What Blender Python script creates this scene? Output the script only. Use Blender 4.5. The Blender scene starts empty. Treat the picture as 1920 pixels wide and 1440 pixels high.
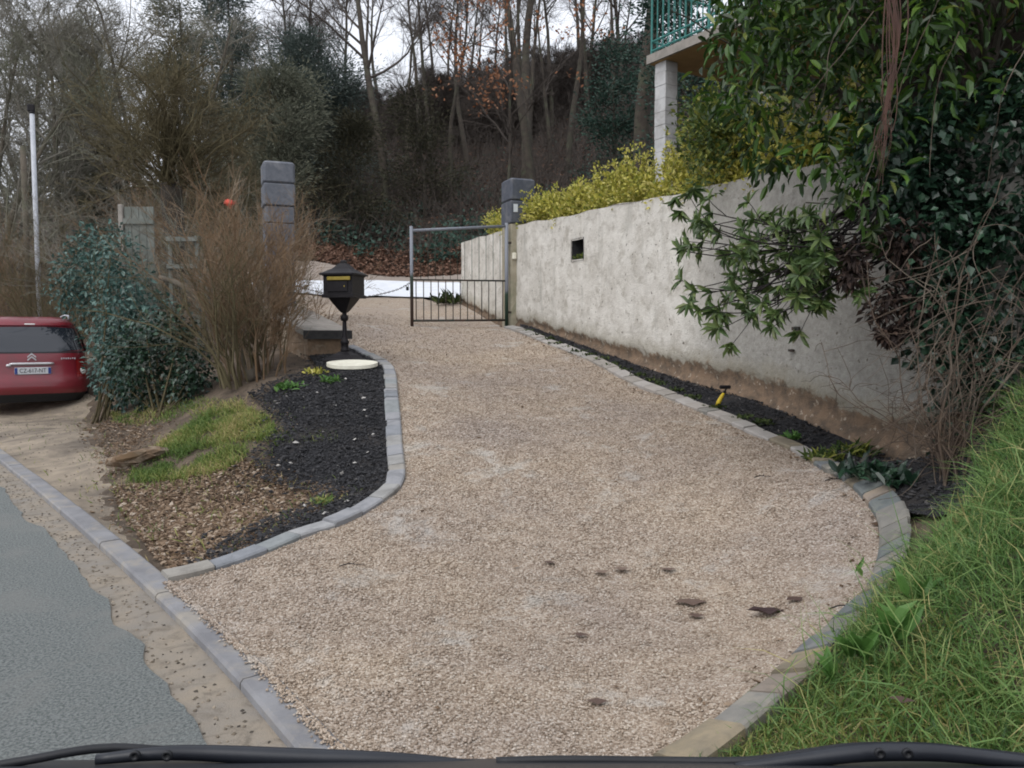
import bpy, bmesh, math, random
import numpy as np
from mathutils import Vector, Matrix, noise as mnoise
from mathutils.geometry import delaunay_2d_cdt

rng = np.random.default_rng(7)
random.seed(7)
R = math.radians
SC = bpy.context.scene
COL = SC.collection

# ------------------------------------------------------------------ camera, sky, sun, exposure
F, CX, CY, H = 1500.0, 960.0, 720.0, 1.4
PITCH = math.atan(95 / 1500)
EYE = np.array([0, 0, H])
cam_d = bpy.data.cameras.new('camera')
cam_d.sensor_width = 36.0
cam_d.lens = 36.0 * F / 1920
cam_d.clip_end = 1500
cam_d.clip_start = 0.02
cam = bpy.data.objects.new('camera', cam_d)
COL.objects.link(cam)
cam.location = (0, 0, H)
cam.rotation_euler = (math.pi / 2 - PITCH, 0, 0)
SC.camera = cam

SUN_EL, SUN_AZ = R(52), R(215)          # azimuth clockwise from +Y
world = bpy.data.worlds.new('World')
SC.world = world
world.use_nodes = True
wn, wl = world.node_tree.nodes, world.node_tree.links
wn.clear()
sky = wn.new('ShaderNodeTexSky')
sky.sky_type = 'NISHITA'
sky.sun_disc = False
sky.sun_elevation = SUN_EL
sky.sun_rotation = SUN_AZ
sky.dust_density = 4.0
sky.air_density = 1.2
hs = wn.new('ShaderNodeHueSaturation')
hs.inputs['Saturation'].default_value = 0.22
hs.inputs['Value'].default_value = 1.0
tc = wn.new('ShaderNodeTexCoord')
nz = wn.new('ShaderNodeTexNoise')
nz.inputs['Scale'].default_value = 3.0
nz.inputs['Detail'].default_value = 5.0
cr = wn.new('ShaderNodeMapRange')
cr.inputs[1].default_value = 0.3
cr.inputs[2].default_value = 0.7
cr.inputs[3].default_value = 0.88
cr.inputs[4].default_value = 1.12
mulw = wn.new('ShaderNodeMix')
mulw.data_type = 'RGBA'
mulw.blend_type = 'MULTIPLY'
mulw.inputs[0].default_value = 1.0
bg = wn.new('ShaderNodeBackground')
bg.inputs['Strength'].default_value = 0.15
wo = wn.new('ShaderNodeOutputWorld')
wl.new(sky.outputs[0], hs.inputs['Color'])
wl.new(tc.outputs['Generated'], nz.inputs['Vector'])
wl.new(nz.outputs['Fac'], cr.inputs[0])
cloud = wn.new('ShaderNodeMix')
cloud.data_type = 'RGBA'
cloud.inputs[0].default_value = 0.72
cloud.inputs[7].default_value = (5.0, 5.2, 5.7, 1)      # even cloud layer
wl.new(hs.outputs[0], cloud.inputs[6])
wl.new(cloud.outputs[2], mulw.inputs[6])
wl.new(cr.outputs[0], mulw.inputs[7])
wl.new(mulw.outputs[2], bg.inputs['Color'])
wl.new(bg.outputs[0], wo.inputs[0])

sun_d = bpy.data.lights.new('sun', 'SUN')
sun_d.energy = 0.6
sun_d.angle = R(40)
sun_d.color = (1.0, 0.97, 0.93)
sun = bpy.data.objects.new('sun', sun_d)
COL.objects.link(sun)
sv = Vector((math.sin(SUN_AZ) * math.cos(SUN_EL), math.cos(SUN_AZ) * math.cos(SUN_EL), math.sin(SUN_EL)))
sun.rotation_euler = sv.to_track_quat('Z', 'Y').to_euler()

SC.view_settings.view_transform = 'Standard'
SC.view_settings.look = 'None'
SC.view_settings.gamma = 1.0
SC.view_settings.use_curve_mapping = False
SC.view_settings.exposure = 0.6
SC.render.engine = 'CYCLES'
SC.cycles.filter_width = 1.9
SC.cycles.max_bounces = 5
SC.cycles.diffuse_bounces = 3
SC.cycles.glossy_bounces = 2
SC.cycles.transmission_bounces = 3
SC.cycles.transparent_max_bounces = 4
SC.cycles.use_denoising = True


# ------------------------------------------------------------------ geometry helpers
def unit(v):
    v = np.asarray(v, float)
    return v / np.maximum(np.linalg.norm(v, axis=-1, keepdims=True), 1e-9)


def ray(px, py):
    a, b = (px - CX) / F, (CY - py) / F
    return np.array([a, math.cos(PITCH) + b * math.sin(PITCH), -math.sin(PITCH) + b * math.cos(PITCH)])


def at(px, py, Y):
    d = ray(px, py)
    return EYE + d * (Y / d[1])


def tag(o, label=None, cat=None, group=None, kind=None):
    if label: o['label'] = label
    if cat: o['category'] = cat
    if group: o['group'] = group
    if kind: o['kind'] = kind
    return o


def empty(name, loc, rz=0.0, **k):
    o = bpy.data.objects.new(name, None)
    o.empty_display_size = 0.1
    COL.objects.link(o)
    o.location = [float(c) for c in loc]
    o.rotation_euler = (0, 0, rz)
    return tag(o, **k)


def wmat(o):
    m = Matrix.LocRotScale(o.location, o.rotation_euler, o.scale)
    return m if o.parent is None else wmat(o.parent) @ o.matrix_parent_inverse @ m


def link(name, me, mat=None, parent=None, **k):
    """Mesh data is in world coordinates unless the parent has a transform that it should ride on (local=True)."""
    local = k.pop('local', False)
    o = bpy.data.objects.new(name, me)
    COL.objects.link(o)
    if mat is not None and len(me.materials) == 0:
        me.materials.append(mat)
    if parent is not None:
        o.parent = parent
        if not local:
            o.matrix_parent_inverse = wmat(parent).inverted()
    return tag(o, **k)


def mesh(name, V, loops, totals, smooth=False, attrs=None):
    me = bpy.data.meshes.new(name)
    V = np.ascontiguousarray(V, dtype=np.float32).reshape(-1, 3)
    loops = np.asarray(loops, dtype=np.int32).ravel()
    totals = np.asarray(totals, dtype=np.int32).ravel()
    me.vertices.add(len(V))
    me.vertices.foreach_set('co', V.ravel())
    me.loops.add(len(loops))
    me.loops.foreach_set('vertex_index', loops)
    me.polygons.add(len(totals))
    starts = np.concatenate(([0], np.cumsum(totals)[:-1])).astype(np.int32)
    me.polygons.foreach_set('loop_start', starts)
    me.polygons.foreach_set('use_smooth', np.full(len(totals), bool(smooth)))
    for k, a in (attrs or {}).items():
        at_ = me.attributes.new(k, 'FLOAT', 'POINT')
        at_.data.foreach_set('value', np.asarray(a, dtype=np.float32).ravel())
    me.update(calc_edges=True)
    return me


class MB:
    """Collects simple solids into one mesh."""

    def __init__(self):
        self.V, self.L, self.T, self.n = [], [], [], 0

    def add(self, V, faces):
        V = np.asarray(V, float).reshape(-1, 3)
        self.V.append(V)
        for f in faces:
            self.L.extend(i + self.n for i in f)
            self.T.append(len(f))
        self.n += len(V)
        return self

    def box(self, c, s, rz=0.0, bev=0.0, M=None):
        c = np.asarray(c, float)
        hx, hy, hz = np.asarray(s, float) / 2
        b = min(bev, hx * .9, hy * .9, hz * .9)
        if b <= 0:
            V = np.array([[x, y, z] for z in (-hz, hz) for x, y in ((-hx, -hy), (hx, -hy), (hx, hy), (-hx, hy))])
            Fs = [(3, 2, 1, 0), (4, 5, 6, 7)] + [(i, (i + 1) % 4, 4 + (i + 1) % 4, 4 + i) for i in range(4)]
        else:
            def ring(x, y, z):
                return [[x - b, -y, z], [x, -y + b, z], [x, y - b, z], [x - b, y, z], [-x + b, y, z], [-x, y - b, z], [-x, -y + b, z], [-x + b, -y, z]]
            rows = [ring(hx - b, hy - b, -hz), ring(hx, hy, -hz + b), ring(hx, hy, hz - b), ring(hx - b, hy - b, hz)]
            V = np.array([p for r in rows for p in r])
            Fs = [tuple(range(7, -1, -1)), tuple(range(24, 32))]
            for k in range(3):
                Fs += [(k * 8 + i, k * 8 + (i + 1) % 8, k * 8 + 8 + (i + 1) % 8, k * 8 + 8 + i) for i in range(8)]
        if M is not None:
            V = V @ np.asarray(M).T
        if rz:
            cs, sn = math.cos(rz), math.sin(rz)
            V = V @ np.array([[cs, sn, 0], [-sn, cs, 0], [0, 0, 1]])
        return self.add(V + c, Fs)

    def tube(self, pts, r, n=8, cap=True):
        P = np.asarray(pts, float)
        rr = np.broadcast_to(np.asarray(r, float), (len(P),))
        T = unit(np.gradient(P, axis=0))
        up = np.array([0.0, 0, 1]) if abs(T[0][2]) < .9 else np.array([1.0, 0, 0])
        V = []
        for p, t, q in zip(P, T, rr):
            a = unit(np.cross(t, up)); b = np.cross(t, a)
            V += [p + q * (a * math.cos(k * 2 * math.pi / n) + b * math.sin(k * 2 * math.pi / n)) for k in range(n)]
        Fs = []
        for i in range(len(P) - 1):
            Fs += [(i * n + k, i * n + n + k, i * n + n + (k + 1) % n, i * n + (k + 1) % n) for k in range(n)]
        if cap:
            Fs += [tuple(range(n)), tuple(range(len(P) * n - 1, len(P) * n - n - 1, -1))]
        return self.add(V, Fs)

    def lathe(self, c, prof, n=16, sq=0.0, rz=0.0):
        """prof: (radius, z); sq=1 makes the section a square of that half width."""
        V = []
        for r, z in prof:
            for k in range(n):
                a = 2 * math.pi * k / n
                q = 1.0 if not sq else 1.0 / max(abs(math.cos(a)), abs(math.sin(a))) * sq + (1 - sq)
                V.append([c[0] + r * q * math.cos(a + rz), c[1] + r * q * math.sin(a + rz), c[2] + z])
        Fs = []
        for i in range(len(prof) - 1):
            Fs += [(i * n + k, i * n + (k + 1) % n, i * n + n + (k + 1) % n, i * n + n + k) for k in range(n)]
        Fs += [tuple(range(n - 1, -1, -1)), tuple(range((len(prof) - 1) * n, len(prof) * n))]
        return self.add(V, Fs)

    def prism(self, poly, z0, z1):
        n = len(poly)
        V = [[p[0], p[1], z0] for p in poly] + [[p[0], p[1], z1] for p in poly]
        return self.add(V, [tuple(range(n - 1, -1, -1)), tuple(range(n, 2 * n))] + [(i, (i + 1) % n, n + (i + 1) % n, n + i) for i in range(n)])

    def build(self, name, mat, parent=None, smooth=False, **k):
        return link(name, mesh(name, np.concatenate(self.V), self.L, self.T, smooth), mat, parent, **k)


def scatter(name, tv, tf, M, T, rnd=None, smooth=False):
    """One mesh out of N transformed copies of a small template (leaf, blade, pebble)."""
    N, k = len(T), len(tv)
    V = np.einsum('nij,kj->nki', M, tv) + T[:, None, :]
    fl = np.concatenate([np.asarray(f) for f in tf])
    loops = (fl[None, :] + (np.arange(N) * k)[:, None]).ravel()
    tot = np.tile([len(f) for f in tf], N)
    rnd = rng.random(N) if rnd is None else rnd
    return mesh(name, V.reshape(-1, 3), loops, tot, smooth, {'rnd': np.repeat(rnd, k)})


def frames(d, nrm):
    """Rotation matrices whose y axis is d and whose z axis is about nrm."""
    y = unit(d)
    x = unit(np.cross(y, nrm))
    z = np.cross(x, y)
    return np.stack([x, y, z], axis=-1)


def randn(*s):
    return rng.normal(size=s)


LEAF8 = np.array([[0, 0, 0], [0, .35, .0], [0, .75, -.02], [0, 1, -.12], [-.42, .3, .1], [-.36, .7, .07], [.42, .3, .1], [.36, .7, .07]])
LEAF8F = [(0, 1, 4), (0, 6, 1), (4, 1, 2, 5), (1, 6, 7, 2), (5, 2, 3), (2, 7, 3)]
LEAF4 = np.array([[0, 0, 0], [-.5, .45, .08], [0, 1, -.05], [.5, .45, .08]])
LEAF4F = [(0, 2, 1), (0, 3, 2)]
BLADE = np.array([[-.5, 0, 0], [.5, 0, 0], [-.42, .38, .06], [.42, .38, .06], [-.28, .74, -.02], [.28, .74, -.02], [0, 1, -.2]])
BLADEF = [(0, 1, 3, 2), (2, 3, 5, 4), (4, 5, 6)]
PEB = np.array([[1, 0, 0], [-1, 0, 0], [0, 1, 0], [0, -1, 0], [.15, .1, .75], [-.1, 0, -.75]])
PEBF = [(0, 2, 4), (2, 1, 4), (1, 3, 4), (3, 0, 4), (2, 0, 5), (1, 2, 5), (3, 1, 5), (0, 3, 5)]


def leafmesh(name, P, d, nrm, L, W, tv=LEAF8, tf=LEAF8F, rnd=None, smooth=False):
    L = np.broadcast_to(L, (len(P),)); W = np.broadcast_to(W, (len(P),))
    M = frames(d, nrm) * np.stack([W, L, L], axis=-1)[:, None, :]
    return scatter(name, tv, tf, M, P, rnd, smooth)


def grow(S, D, L, r0, r1, m=5, wob=.15, trop=0.0, droop=None):
    N = len(S)
    P = np.zeros((N, m, 3)); P[:, 0] = S
    d = unit(D)
    L = np.broadcast_to(L, (N,))
    for k in range(1, m):
        d = d + wob * randn(N, 3)
        d[:, 2] += trop
        d = unit(d)
        P[:, k] = P[:, k - 1] + d * (L / (m - 1))[:, None]
    r0 = np.broadcast_to(r0, (N,)); r1 = np.broadcast_to(r1, (N,))
    Rr = r0[:, None] + (r1 - r0)[:, None] * np.linspace(0, 1, m)[None, :]
    return P, Rr


def spawn(P, Rr, n, t0, t1, ang, angs=.25, up=0.0):
    """n children per branch: positions, directions, local radius and t."""
    N, m, _ = P.shape
    t = t0 + (t1 - t0) * rng.random((N, n))
    x = t * (m - 1)
    i = np.minimum(x.astype(int), m - 2)
    f = (x - i)[..., None]
    r = np.arange(N)[:, None]
    pos = P[r, i] * (1 - f) + P[r, i + 1] * f
    par = unit(P[r, i + 1] - P[r, i])
    rad = Rr[r, i]
    q = unit(np.cross(par, randn(N, n, 3)))
    a = ang + angs * randn(N, n)
    d = par * np.cos(a)[..., None] + q * np.sin(a)[..., None]
    d[..., 2] += up
    return pos.reshape(-1, 3), unit(d.reshape(-1, 3)), rad.ravel(), t.ravel()


def tubes(name, batches, smooth=False):
    """batches: (P (N,m,3), R (N,m), sides)"""
    VV, LL, n0 = [], [], 0
    for P, Rr, n in batches:
        N, m, _ = P.shape
        T = unit(np.gradient(P, axis=1))
        ref = np.where(np.abs(T[..., 2:3]) < .9, np.array([0, 0, 1.0]), np.array([1.0, 0, 0]))
        a = unit(np.cross(T, ref)); b = np.cross(T, a)
        th = np.arange(n) * 2 * math.pi / n
        V = P[:, :, None, :] + Rr[:, :, None, None] * (a[:, :, None, :] * np.cos(th)[None, None, :, None] + b[:, :, None, :] * np.sin(th)[None, None, :, None])
        VV.append(V.reshape(-1, 3))
        base = (np.arange(N) * m * n)[:, None, None] + (np.arange(m - 1) * n)[None, :, None] + n0
        k = np.arange(n)[None, None, :]; k1 = (k + 1) % n
        q = np.stack([base + k, base + n + k, base + n + k1, base + k1], axis=-1)
        LL.append(q.reshape(-1))
        n0 += N * m * n
    L = np.concatenate(LL)
    return mesh(name, np.concatenate(VV), L, np.full(len(L) // 4, 4), smooth)


def catmull(pts, step):
    P = np.asarray(pts, float)
    P = np.vstack([2 * P[0] - P[1], P, 2 * P[-1] - P[-2]])
    out = []
    for i in range(1, len(P) - 2):
        n = max(2, int(np.linalg.norm(P[i + 1] - P[i]) / step))
        for t in np.linspace(0, 1, n, endpoint=False):
            a, b, c, d = P[i - 1], P[i], P[i + 1], P[i + 2]
            out.append(.5 * (2 * b + (c - a) * t + (2 * a - 5 * b + 4 * c - d) * t * t + (3 * b - a - 3 * c + d) * t ** 3))
    out.append(P[-2])
    return np.array(out)


def resample(P, step):
    P = np.asarray(P, float)
    s = np.concatenate(([0], np.cumsum(np.linalg.norm(np.diff(P, axis=0), axis=1))))
    n = max(2, int(round(s[-1] / step)) + 1)
    q = np.linspace(0, s[-1], n)
    return np.stack([np.interp(q, s, P[:, k]) for k in range(P.shape[1])], axis=1)


def offset2(P, d):
    """Offset a 2D polyline to its left by d."""
    t = unit(np.gradient(P[:, :2], axis=0))
    return P[:, :2] + np.stack([-t[:, 1], t[:, 0]], axis=1) * d


def inside(poly, X, Y):
    c = np.zeros(X.shape, bool)
    n = len(poly)
    for i in range(n):
        x0, y0 = poly[i]; x1, y1 = poly[(i + 1) % n]
        if y0 == y1: continue
        h = ((y0 > Y) != (y1 > Y)) & (X < (x1 - x0) * (Y - y0) / (y1 - y0) + x0)
        c ^= h
    return c


def nval(x, y, z=0.0, s=1.0):
    return mnoise.noise(Vector((x * s, y * s, z)))


def vnoise(X, Y, s, seed=0.0):
    X = np.asarray(X, float); Y = np.asarray(Y, float)
    out = np.array([mnoise.noise(Vector((a * s, b * s, seed))) for a, b in zip(X.ravel(), Y.ravel())])
    return out.reshape(X.shape)


# ------------------------------------------------------------------ materials
def new_mat(name):
    m = bpy.data.materials.new(name)
    m.use_nodes = True
    nt = m.node_tree
    b = nt.nodes['Principled BSDF']
    return m, nt.nodes, nt.links, b


def mixc(n, l, fac, a, b):
    x = n.new('ShaderNodeMix'); x.data_type = 'RGBA'
    for s, v in ((0, fac), (6, a), (7, b)):
        if hasattr(v, 'links') or hasattr(v, 'is_linked'):
            l.new(v, x.inputs[s])
        elif s == 0:
            x.inputs[0].default_value = v
        else:
            x.inputs[s].default_value = (*v, 1)
    return x.outputs[2]


def noise_fac(n, l, vec, scale, lo=.4, hi=.6, detail=4, rough=.6, dist=0.0):
    t = n.new('ShaderNodeTexNoise')
    t.inputs['Scale'].default_value = scale
    t.inputs['Detail'].default_value = detail
    t.inputs['Roughness'].default_value = rough
    t.inputs['Distortion'].default_value = dist
    l.new(vec, t.inputs['Vector'])
    r = n.new('ShaderNodeMapRange')
    r.inputs[1].default_value = lo; r.inputs[2].default_value = hi
    l.new(t.outputs['Fac'], r.inputs[0])
    return r.outputs[0], t.outputs['Fac']


def surf_mat(name, c1, c2, scale=6, c3=None, scale3=1.5, rough=.85, bump=.3, bscale=40, bdist=.01, lo=.35, hi=.65, spec=.3, metallic=0.0, coat=0.0):
    """Two- or three-tone mottled surface with fine relief, in object space metres."""
    m, n, l, b = new_mat(name)
    geo = n.new('ShaderNodeNewGeometry')
    vec = geo.outputs['Position']
    f, _ = noise_fac(n, l, vec, scale, lo, hi, 6)
    c = mixc(n, l, f, c1, c2)
    if c3:
        f3, _ = noise_fac(n, l, vec, scale3, .5, .68, 5, .65, .6)
        c = mixc(n, l, f3, c, c3)
    l.new(c, b.inputs['Base Color'])
    b.inputs['Roughness'].default_value = rough
    b.inputs['Specular IOR Level'].default_value = spec
    b.inputs['Metallic'].default_value = metallic
    b.inputs['Coat Weight'].default_value = coat
    if bump:
        _, h = noise_fac(n, l, vec, bscale, 0, 1, 5, .7)
        bp = n.new('ShaderNodeBump')
        bp.inputs['Strength'].default_value = bump
        bp.inputs['Distance'].default_value = bdist
        l.new(h, bp.inputs['Height'])
        l.new(bp.outputs[0], b.inputs['Normal'])
    return m


def ramp(n, l, fac, stops, interp='LINEAR'):
    r = n.new('ShaderNodeValToRGB')
    r.color_ramp.interpolation = interp
    e = r.color_ramp.elements
    while len(e) < len(stops):
        e.new(.5)
    for k, (p, c) in enumerate(stops):
        e[k].position = p
        e[k].color = (*c, 1)
    l.new(fac, r.inputs['Fac'])
    return r.outputs['Color']


def attr(n, name):
    a = n.new('ShaderNodeAttribute')
    a.attribute_name = name
    return a.outputs['Fac']


def leaf_mat(name, stops, rough=.5, trans=.25, spec=.4):
    """Every leaf takes its own tone from the ramp."""
    m, n, l, b = new_mat(name)
    c = ramp(n, l, attr(n, 'rnd'), stops)
    l.new(c, b.inputs['Base Color'])
    b.inputs['Roughness'].default_value = rough
    b.inputs['Specular IOR Level'].default_value = spec
    if trans:
        t = n.new('ShaderNodeBsdfTranslucent')
        l.new(c, t.inputs['Color'])
        mx = n.new('ShaderNodeMixShader')
        mx.inputs[0].default_value = trans
        l.new(b.outputs[0], mx.inputs[1]); l.new(t.outputs[0], mx.inputs[2])
        l.new(mx.outputs[0], n['Material Output'].inputs['Surface'])
    return m


M = {}
M['soil'] = surf_mat('soil', (.13, .098, .072), (.075, .058, .044), 9, (.20, .155, .115), 2.0, .95, .8, 60, .02)
M['forest_floor'] = surf_mat('forest_floor', (.055, .041, .032), (.032, .026, .021), 5, (.075, .05, .036), 1.2, .95, .8, 30, .05)
M['sand'] = surf_mat('sand', (.36, .30, .23), (.22, .185, .145), 4, (.13, .11, .092), .9, .95, .8, 60, .015)
M['gutter'] = surf_mat('gutter', (.30, .255, .20), (.235, .215, .19), 3, (.17, .145, .115), 9, .9, .8, 90, .008)
M['asphalt'] = surf_mat('asphalt', (.22, .236, .23), (.10, .112, .11), 85, (.20, .205, .195), 1.6, .85, 1.0, 110, .010, .42, .60)
M['kerbstone'] = surf_mat('kerbstone', (.255, .255, .265), (.18, .18, .19), 5, (.30, .275, .24), 3.5, .85, .6, 90, .005)
M['mulch'] = surf_mat('mulch', (.036, .036, .040), (.020, .020, .023), 60, (.055, .048, .044), 2.5, .95, .9, 120, .02)
M['coping'] = surf_mat('coping', (.03, .03, .033), (.05, .05, .05), 14, None, 1, .7, .4, 60, .004)
M['concrete_pale'] = surf_mat('concrete_pale', (.34, .31, .28), (.26, .24, .215), 8, (.2, .19, .17), 2, .9, .4, 90, .004)
M['white_slab'] = surf_mat('white_slab', (.80, .82, .86), (.70, .73, .78), 3, None, 1, .8, .2, 40, .004)
M['tan_gravel'] = surf_mat('tan_gravel', (.34, .29, .25), (.25, .21, .18), 40, None, 1, .95, .5, 60, .01)
M['block_grey'] = surf_mat('block_grey', (.15, .16, .185), (.105, .115, .135), 14, (.21, .215, .23), 3, .85, .4, 120, .004)
M['block_dark'] = surf_mat('block_dark', (.10, .11, .135), (.072, .08, .10), 14, (.15, .155, .17), 3, .85, .4, 120, .004)
M['pillar_plaster'] = surf_mat('pillar_plaster', (.40, .36, .28), (.30, .27, .20), 7, (.22, .22, .15), 2.5, .9, .4, 60, .006)
M['earth_wall'] = surf_mat('earth_wall', (.30, .21, .14), (.20, .145, .10), 12, (.42, .36, .28), 5, .95, .7, 50, .02)
M['gate_grey'] = surf_mat('gate_grey', (.22, .235, .27), (.17, .185, .215), 20, None, 1, .5, .15, 60, .002)
M['gate_rust'] = surf_mat('gate_rust', (.055, .038, .032), (.028, .040, .034), 9, (.085, .05, .035), 6, .7, .3, 80, .002)
M['gate_green'] = surf_mat('gate_green', (.025, .055, .04), (.04, .04, .032), 12, None, 1, .6, .2, 60, .002)
M['cast_iron'] = surf_mat('cast_iron', (.009, .008, .010), (.015, .013, .015), 25, None, 1, .5, .2, 60, .002, spec=.22)
M['brass'] = surf_mat('brass', (.36, .27, .06), (.26, .2, .045), 18, None, 1, .45, .1, 60, .001, metallic=.4)
M['white_paint'] = surf_mat('white_paint', (.72, .72, .68), (.6, .6, .56), 10, None, 1, .6, .1, 60, .001)
M['cream'] = surf_mat('cream', (.80, .78, .66), (.68, .65, .54), 9, None, 1, .6, .15, 60, .002)
M['post_white'] = surf_mat('post_white', (.56, .56, .56), (.46, .46, .46), 6, (.36, .35, .34), 3, .85, .4, 50, .004)
M['slab_under'] = surf_mat('slab_under', (.46, .31, .15), (.38, .25, .115), 3, (.26, .18, .10), 1.5, .9, .3, 50, .004)
M['turquoise'] = surf_mat('turquoise', (.05, .22, .20), (.04, .17, .155), 10, None, 1, .5, .1, 50, .001)
M['bark'] = surf_mat('bark', (.085, .070, .056), (.05, .043, .036), 7, (.085, .09, .06), 1.4, .9, .8, 30, .03)
M['bark_pale'] = surf_mat('bark_pale', (.135, .115, .09), (.085, .072, .056), 6, (.10, .105, .07), 1.2, .9, .7, 30, .03)
M['twig_dark'] = surf_mat('twig_dark', (.085, .070, .060), (.058, .049, .043), 3, None, 1, .9, 0)
M['twig_grey'] = surf_mat('twig_grey', (.22, .205, .175), (.15, .145, .115), 2, (.15, .16, .105), .5, .9, 0)
M['twig_olive'] = surf_mat('twig_olive', (.13, .11, .06), (.085, .07, .04), 2, None, 1, .9, 0)
M['twig_tan'] = surf_mat('twig_tan', (.215, .138, .080), (.13, .088, .052), 3, (.24, .19, .14), 2.2, .85, 0)
M['twig_dry'] = surf_mat('twig_dry', (.105, .075, .054), (.055, .042, .034), 5, (.17, .14, .11), 2.2, .85, 0)
M['twig_red'] = surf_mat('twig_red', (.105, .055, .042), (.06, .036, .03), 6, None, 1, .85, 0)
M['twig_black'] = surf_mat('twig_black', (.03, .024, .024), (.02, .017, .017), 6, None, 1, .8, 0)
M['rubber'] = surf_mat('rubber', (.012, .013, .016), (.018, .019, .022), 30, None, 1, .55, .15, 90, .001, spec=.4)
M['wiper'] = surf_mat('wiper', (.012, .014, .020), (.018, .021, .028), 20, None, 1, .42, .1, 120, .0005, spec=.5)
M['wood_grey'] = surf_mat('wood_grey', (.20, .21, .19), (.14, .155, .14), 6, None, 1, .85, .3, 50, .003)
M['log'] = surf_mat('log', (.22, .15, .095), (.08, .055, .04), 9, (.36, .30, .23), 4, .9, .6, 50, .01)
M['galv'] = surf_mat('galv', (.52, .54, .58), (.42, .44, .48), 6, None, 1, .5, .1, 50, .001)
M['yellow'] = surf_mat('yellow', (.62, .46, .03), (.5, .36, .03), 12, None, 1, .45, .05)
M['red_plastic'] = surf_mat('red_plastic', (.55, .07, .04), (.42, .05, .03), 9, None, 1, .5, .05)
M['paper'] = surf_mat('paper', (.70, .74, .78), (.6, .64, .68), 30, None, 1, .8, 0)
M['dead_leaf'] = leaf_mat('dead_leaf', [(0, (.05, .028, .028)), (.4, (.10, .062, .05)), (1, (.21, .15, .115))], .7, .1)
M['dead_clump'] = leaf_mat('dead_clump', [(0, (.018, .011, .010)), (.6, (.035, .022, .018)), (1, (.09, .055, .04))], .8, .05)
M['flint'] = surf_mat('flint', (.5, .48, .45), (.35, .33, .31), 20, None, 1, .7, .3, 60, .004)

EDGE_MATS = []
for i, (a, b) in enumerate([((.30, .30, .31), (.24, .245, .26)), ((.24, .25, .27), (.19, .20, .215)), ((.33, .31, .28), (.26, .245, .22)),
                            ((.27, .285, .285), (.21, .225, .23)), ((.32, .315, .305), (.26, .255, .245)), ((.36, .36, .36), (.29, .29, .295))]):
    EDGE_MATS.append(surf_mat('edging_%d' % i, a, b, 9, tuple(c * .78 for c in b), 4, .85, .6, 70, .005))


EDGE_R = []
for i, (a, b) in enumerate([((.20, .195, .175), (.155, .15, .135)), ((.155, .17, .17), (.12, .135, .135)), ((.24, .205, .15), (.18, .155, .115)), ((.23, .22, .20), (.175, .17, .155)), ((.17, .18, .19), (.13, .14, .15)), ((.26, .22, .185), (.20, .17, .14))]):
    EDGE_R.append(surf_mat('edging_dark_%d' % i, a, b, 9, (a[0] * 1.3, a[1] * 1.25, a[2] * 1.15), 5, .85, .6, 60, .005))


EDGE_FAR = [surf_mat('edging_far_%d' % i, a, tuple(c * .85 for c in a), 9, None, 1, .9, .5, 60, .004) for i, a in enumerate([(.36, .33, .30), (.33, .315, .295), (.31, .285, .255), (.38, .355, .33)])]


def gravel_mats():
    stops = [(0, (.215, .165, .125)), (.25, (.315, .255, .205)), (.5, (.385, .32, .265)), (.78, (.455, .39, .33)), (1, (.58, .53, .475))]
    m, n, l, b = new_mat('gravel_ground')
    geo = n.new('ShaderNodeNewGeometry')
    vec = geo.outputs['Position']
    v = n.new('ShaderNodeTexVoronoi'); v.inputs['Scale'].default_value = 100
    l.new(vec, v.inputs['Vector'])
    sep = n.new('ShaderNodeSeparateColor'); l.new(v.outputs['Color'], sep.inputs[0])
    c = ramp(n, l, sep.outputs[0], stops)
    f, _ = noise_fac(n, l, vec, 1.9, .55, .66, 8, .74, .3)
    f2 = n.new('ShaderNodeMath'); f2.operation = 'MULTIPLY'; f2.inputs[1].default_value = .75
    l.new(f, f2.inputs[0])
    c = mixc(n, l, f2.outputs[0], c, (.50, .48, .455))
    f3, _ = noise_fac(n, l, vec, .7, .35, .7, 3)
    c2 = mixc(n, l, f3, (1.04, 1.0, .93), (.86, .85, .86))
    mm = n.new('ShaderNodeMix'); mm.data_type = 'RGBA'; mm.blend_type = 'MULTIPLY'; mm.inputs[0].default_value = 1
    l.new(c, mm.inputs[6]); l.new(c2, mm.inputs[7])
    l.new(mm.outputs[2], b.inputs['Base Color'])
    b.inputs['Roughness'].default_value = .9
    b.inputs['Specular IOR Level'].default_value = .2
    bp = n.new('ShaderNodeBump'); bp.inputs['Strength'].default_value = .9; bp.inputs['Distance'].default_value = .008; bp.invert = True
    l.new(v.outputs['Distance'], bp.inputs['Height'])
    l.new(bp.outputs[0], b.inputs['Normal'])
    g, n, l, b = new_mat('gravel_stone')
    geo = n.new('ShaderNodeNewGeometry')
    vec = geo.outputs['Position']
    c = ramp(n, l, attr(n, 'rnd'), stops)
    f, _ = noise_fac(n, l, vec, 1.9, .55, .66, 8, .74, .3)
    f2 = n.new('ShaderNodeMath'); f2.operation = 'MULTIPLY'; f2.inputs[1].default_value = .75
    l.new(f, f2.inputs[0])
    c = mixc(n, l, f2.outputs[0], c, (.52, .50, .475))
    f3, _ = noise_fac(n, l, vec, .7, .35, .7, 3)
    c2 = mixc(n, l, f3, (1.04, 1.0, .93), (.86, .85, .86))
    mm = n.new('ShaderNodeMix'); mm.data_type = 'RGBA'; mm.blend_type = 'MULTIPLY'; mm.inputs[0].default_value = 1
    l.new(c, mm.inputs[6]); l.new(c2, mm.inputs[7])
    l.new(mm.outputs[2], b.inputs['Base Color'])
    b.inputs['Roughness'].default_value = .85
    b.inputs['Specular IOR Level'].default_value = .25
    return m, g


M['gravel'], M['stone'] = gravel_mats()


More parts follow.
